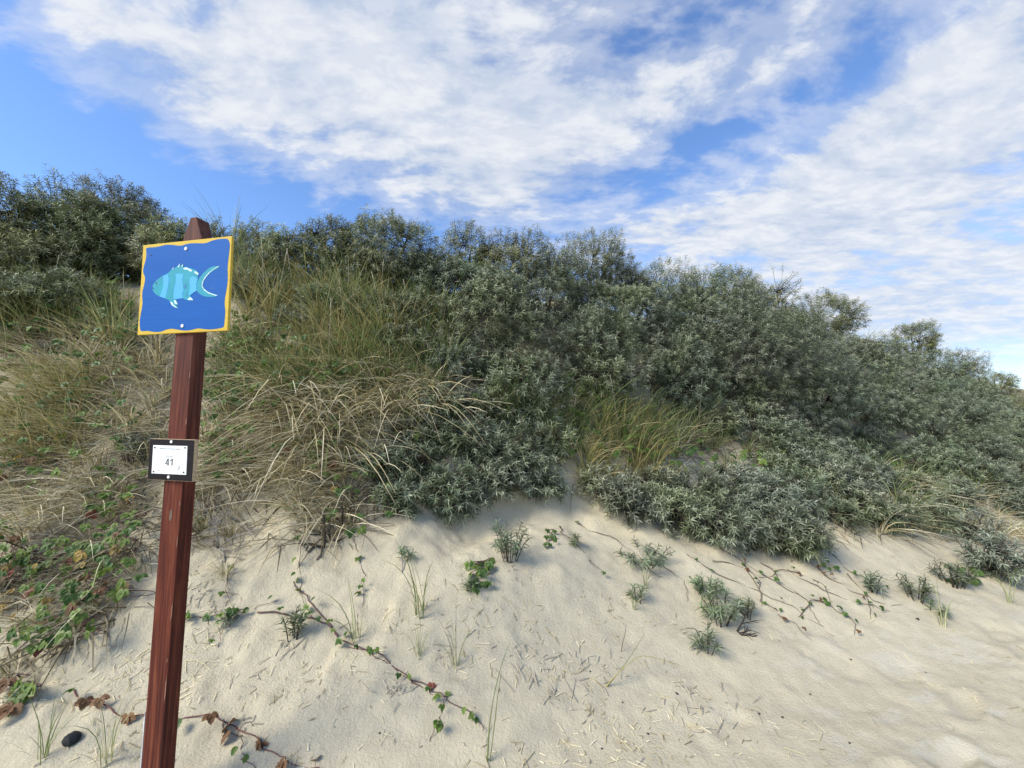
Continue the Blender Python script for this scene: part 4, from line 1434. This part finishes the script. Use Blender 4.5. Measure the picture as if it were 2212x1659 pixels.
runner([(560, 1330), (640, 1335), (700, 1350), (760, 1400), (830, 1430), (890, 1470), (930, 1500), (985, 1535), (1030, 1550), (1040, 1590)], .0055, .002, 14, (.35, .6), GA, 'long purple brown bramble runner creeping down the open sand')
runner([(640, 1260), (690, 1330), (740, 1385), (800, 1420), (870, 1460), (920, 1490), (945, 1520), (965, 1555), (940, 1590), (920, 1620)], .0045, .0015, 12, (.35, .6), GA, 'thin second bramble runner twisted along the long purple one')
runner([(160, 1495), (200, 1520), (250, 1545), (305, 1556), (380, 1558), (450, 1560), (500, 1570), (545, 1600), (590, 1625), (640, 1650), (690, 1665)], .004, .0022, 13, (.6, .95), {'bramble_brown': 6, 'bramble_green': 3, 'bramble_yellow': 1.2, 'bramble_red': .4}, 'bramble runner with brown leaves passing behind the foot of the post', mat='red_stem')
runner([(480, 1562), (505, 1590), (525, 1620), (540, 1650), (560, 1670)], .003, .0015, 3, (.5, .7), GA, 'side shoot branching from the brown leaved runner', mat='runner_brown')
runner([(395, 1345), (430, 1335), (480, 1325), (540, 1318), (600, 1310)], .003, .0015, 9, (.5, .8), {'bramble_green': 4, 'bramble_light': 4}, 'short leafy green runner just right of the post')
runner([(655, 1090), (660, 1150), (650, 1220), (655, 1290), (668, 1350)], .0025, .0014, 9, (.4, .65), G, 'thin bramble strand hanging down the sand face below the scarp')
runner([(760, 1130), (775, 1190), (790, 1260), (770, 1340), (750, 1400)], .0025, .0014, 9, (.4, .65), G, 'thin bramble strand hanging beside the dark roots')
runner([(505, 1215), (490, 1260), (485, 1310), (480, 1370), (470, 1420)], .0025, .0012, 4, (.35, .55), G, 'bare reddish strand hanging on the sand right of the post', mat='red_stem')
RG = 'creeping brown stems under the low bushes'
for i, px in enumerate(([(1480, 1200), (1540, 1240), (1620, 1270), (1700, 1310), (1780, 1350)], [(1560, 1190), (1640, 1240), (1720, 1280), (1790, 1310), (1860, 1345)], [(1640, 1220), (1700, 1260), (1760, 1320), (1800, 1370)],
                        [(1700, 1230), (1770, 1270), (1850, 1300), (1920, 1320)], [(1760, 1230), (1830, 1270), (1890, 1300), (1950, 1310)], [(1240, 1130), (1290, 1150), (1350, 1180), (1400, 1230), (1450, 1250)], [(1600, 1200), (1650, 1290), (1690, 1330), (1760, 1380)],
                        [(1680, 1170), (1740, 1210), (1800, 1260)], [(1800, 1200), (1860, 1250), (1940, 1280)], [(1200, 1140), (1260, 1200), (1300, 1240)], [(1650, 1250), (1700, 1235), (1760, 1255), (1800, 1300)], [(1720, 1330), (1770, 1300), (1830, 1330), (1850, 1375)], [(1540, 1215), (1600, 1225), (1640, 1260), (1650, 1310)], [(1830, 1240), (1870, 1290), (1880, 1340)], [(1420, 1210), (1470, 1250), (1490, 1300)])):
    runner(px, .0045, .0015, (3, 7, 2, 5, 2)[i % 5], (.3, .6), {'bramble_green': 5, 'bramble_brown': 2}, 'brown creeping stem with few leaves straggling down from the low bushes', 'creeping_stem', 'runner_brown', group=RG)


# ------------------------------------------------------------------ dead wood
def branching(name, px, label, mat, length, dirs, r, seed, gen=3, cat='branch', curl=.35, side=(.35, .75)):
    p = cast1(*px)
    rs = np.random.default_rng(seed)
    root = thing(name, p, label, cat)
    parts = []

    def grow(s, d, L, r_, g):
        m = s + d * L * .5 + rs.normal(0, curl * L * .25, 3)
        e = s + d * L + rs.normal(0, curl * L * .3, 3)
        for q in (m, e):
            q[2] = max(q[2], ground(p[0] + q[0], p[1] + q[1]) - p[2] + .006)
        path = spline([s, m, e], 6)
        parts.append(tube(path, r_, r_ * .55, 4))
        if g > 0:
            for k in range(rs.integers(2, 5)):
                t_ = rs.uniform(.25, 1)
                st = path[int(t_ * 5)]
                d2 = unit(d + rs.normal(0, .75, 3) * np.array([1, .8, .8]))
                grow(st, d2, L * rs.uniform(*side), r_ * .55, g - 1)
    for d in dirs:
        grow(np.array([0, 0, .0]), unit(np.array(d, float)), length * rs.uniform(.8, 1.1), r, gen)
    V, F = join(parts)
    o = link_mesh('twigs', V, F, mat, root)
    return root


branching('dead_twig', (470, 1190), 'bleached grey dead twig with many fine spurs against the sand beside the post', 'bark_grey', .24, [(.9, -.4, .5), (.5, -.5, .9), (1, -.3, -.1), (.1, -.5, .9), (.8, -.6, -.5)], .005, 4, 3, 'twig')
branching('dead_twig', (520, 1130), 'thin bleached twig lying above the larger dead twig', 'bark_grey', .2, [(.9, -.4, -.3), (-.7, -.4, .4)], .0045, 6, 2, 'twig')
branching('forked_branch', (1592, 1364), 'dark dead forked branch standing out of the sand by saplings', 'bark_dark', .16, [(.55, .1, .8), (.3, -.1, -.5)], .0065, 11, 2, 'branch', .3, (.4, .8))
for (px, lab, sd) in (((735, 1150), 'dark exposed root hanging from the broken bank edge', 21), ((700, 1180), 'short dark root end sticking out of the bank below the dead grass', 23)):
    branching('exposed_root', px, lab, 'bark_dark', .22, [(.05, -.1, .9), (-.1, -.15, -.4)], .011, sd, 2, 'root', .3)
p = cast1(868, 1215)
V, F = tube(spline([(0, 0, 0), (.01, -.01, -.02), (.02, -.05, -.07), (.025, -.08, -.13)], 8), .006, .003, 6)
o = link_mesh('driftwood_stick', V, F, 'bark_pale'); o.location = p + np.array([0, -.02, .03])
tag(o, 'short bleached stick lying below a small sapling', 'stick')


# ------------------------------------------------------------------ stones and litter on the sand
def lump(name, px, size, mat, label, cat, group=None, seed=0, squash=(1, .8, .62), sub=3):
    import bmesh
    p = cast1(*px)
    if np.isnan(p[0]):
        return
    bm = bmesh.new()
    bmesh.ops.create_icosphere(bm, subdivisions=sub, radius=1)
    V = np.array([v.co[:] for v in bm.verts])
    F = np.array([[l.index for l in f.verts] for f in bm.faces])
    bm.free()
    n = fbm(V[:, 0] * 1.3 + seed + V[:, 2], V[:, 1] * 1.3 + seed * 2, 3, seed) * .9 + fbm(V[:, 0] * 4 + V[:, 2] * 3, V[:, 1] * 4 + seed, 2, seed + 3) * .25
    V = V * (1 + n)[:, None] * np.array(squash) * size
    o = link_mesh(name, V, F, mat, None, sub >= 3)
    o.location = p + np.array([0, 0, size * squash[2] * .45])
    o.rotation_euler = (0, 0, prs.uniform(0, 6))
    tag(o, label, cat, group)


lump('black_stone', (155, 1604), .032, 'coal', 'black pitted lump of stone on the sand left of the post', 'stone', seed=3)
for i, (x, y, s) in enumerate(((1982, 1338, .012), (1462, 1500, .008), (1640, 1545, .007), (1690, 1548, .007), (1838, 1425, .007), (1540, 1412, .006), (1275, 1450, .006), (1345, 1515, .006), (1400, 1585, .007), (1835, 1600, .006), (1750, 1500, .006), (2000, 1450, .006), (1300, 1615, .006), (820, 1585, .006))):
    lump('pebble', (x, y), s, 'pebble', 'small dark pebble lying loose on the open sand', 'pebble', 'small dark pebbles on the sand', seed=i + 5, sub=1)


def stalk_field():
    rs = np.random.default_rng(12)
    # clusters of broken dead stems (x, y, spread px, count), then loose ones
    cl = [(1185, 1290, 26, 75), (735, 1280, 24, 18), (430, 1300, 26, 14), (620, 1400, 20, 14), (1240, 1440, 46, 24), (1340, 1420, 60, 26), (850, 1490, 22, 20), (1500, 1520, 60, 24), (1560, 1560, 50, 14), (1070, 1330, 40, 14), (530, 1560, 20, 10), (1130, 1420, 34, 22), (1180, 1500, 40, 14), (560, 1470, 60, 5), (1290, 1350, 60, 18), (480, 1240, 30, 14), (1440, 1290, 40, 10)]
    px, py = [], []
    for x, y, s, n in cl:
        px += list(rs.normal(x, s, n)); py += list(rs.normal(y, s * .55, n))
    loose = 25
    px += list(rs.uniform(420, 1900, loose)); py += list(rs.uniform(1260, 1655, loose))
    P = cast(px, py)
    return P[~np.isnan(P[:, 0])], rs


SP, srs = stalk_field()
stalk_meshes = []
for k in range(6):
    L = .5
    V, F = tube(spline([(-L, 0, 0), (-.1, srs.normal(0, .03), .01), (L, srs.normal(0, .05), 0)], 4), .032, .024, 4)
    for mt in ('straw', 'straw_grey'):
        o = link_mesh('dry_stalk', V, F, mt)
        stalk_meshes.append(o.data)
        bpy.data.objects.remove(o)
order = np.argsort(SP[:, 1])
for n, i in enumerate(order[:200]):
    p = SP[i]
    o = bpy.data.objects.new('dry_stalk', stalk_meshes[int(srs.integers(0, 12))])
    col.objects.link(o)
    L = float(np.clip(srs.lognormal(-3.15, .6), .015, .16))
    a = srs.uniform(0, math.pi)
    e = .03
    dz = float(ground(p[0] + math.cos(a) * e, p[1] + math.sin(a) * e) - ground(p[0] - math.cos(a) * e, p[1] - math.sin(a) * e)) / (2 * e)
    o.rotation_euler = (0, -math.atan(dz) + srs.normal(0, .12), a)
    o.scale = (L, .07, .07)
    o.location = (p[0], p[1], float(ground(p[0], p[1])) + .005)
    tag(o, 'short piece of dead grass stem lying loose on the bare sand', 'stem piece', 'loose dead stem pieces on the sand')


def litter():
    """crumbs too small to pick apart: chaff and bits of stem"""
    rs = np.random.default_rng(5)
    n = 3600
    x = np.concatenate([rs.uniform(380, 1500, 1300), rs.uniform(1000, 2212, 450), rs.uniform(0, 420, 300)])
    y = np.concatenate([rs.uniform(1200, 1659, 1300), rs.uniform(1200, 1659, 450), rs.uniform(1380, 1659, 300)])
    P = cast(x, y)
    P = P[~np.isnan(P[:, 0])]
    P = P[fbm(P[:, 0] * 3.1, P[:, 1] * 3.1, 3, 71) > rs.uniform(-.12, .16, len(P))]
    m = len(P)
    a = rs.uniform(0, 6.28, m)
    L = np.clip(rs.lognormal(-4.3, .5, m), .004, .04)
    d = np.stack([np.cos(a), np.sin(a), np.zeros(m)], -1)
    A = P - d * L[:, None]; B = P + d * L[:, None]
    A[:, 2] = ground(A[:, 0], A[:, 1]) + .003; B[:, 2] = ground(B[:, 0], B[:, 1]) + .003 + rs.uniform(0, .006, m)
    s = np.stack([-np.sin(a), np.cos(a), np.zeros(m)], -1) * rs.uniform(.001, .002, (m, 1))
    h = np.array([0, 0, .002])
    V = np.stack([A - s, A + s, A + h, B - s, B + s, B + h], 1).reshape(-1, 3)
    f = np.array([[0, 3, 5], [0, 5, 2], [1, 2, 5], [1, 5, 4]])
    F = (np.arange(m)[:, None, None] * 6 + f[None]).reshape(-1, 3)
    o = link_mesh('plant_litter', V, F, 'marram_dry')
    tag(o, 'fine chaff and crumbs of dead grass strewn over the sand', 'litter', None, 'stuff')


litter()
print('objects', len(scene.objects), 'tris', sum(len(o.data.loop_triangles) or len(o.data.polygons) for o in scene.objects if o.type == 'MESH'))
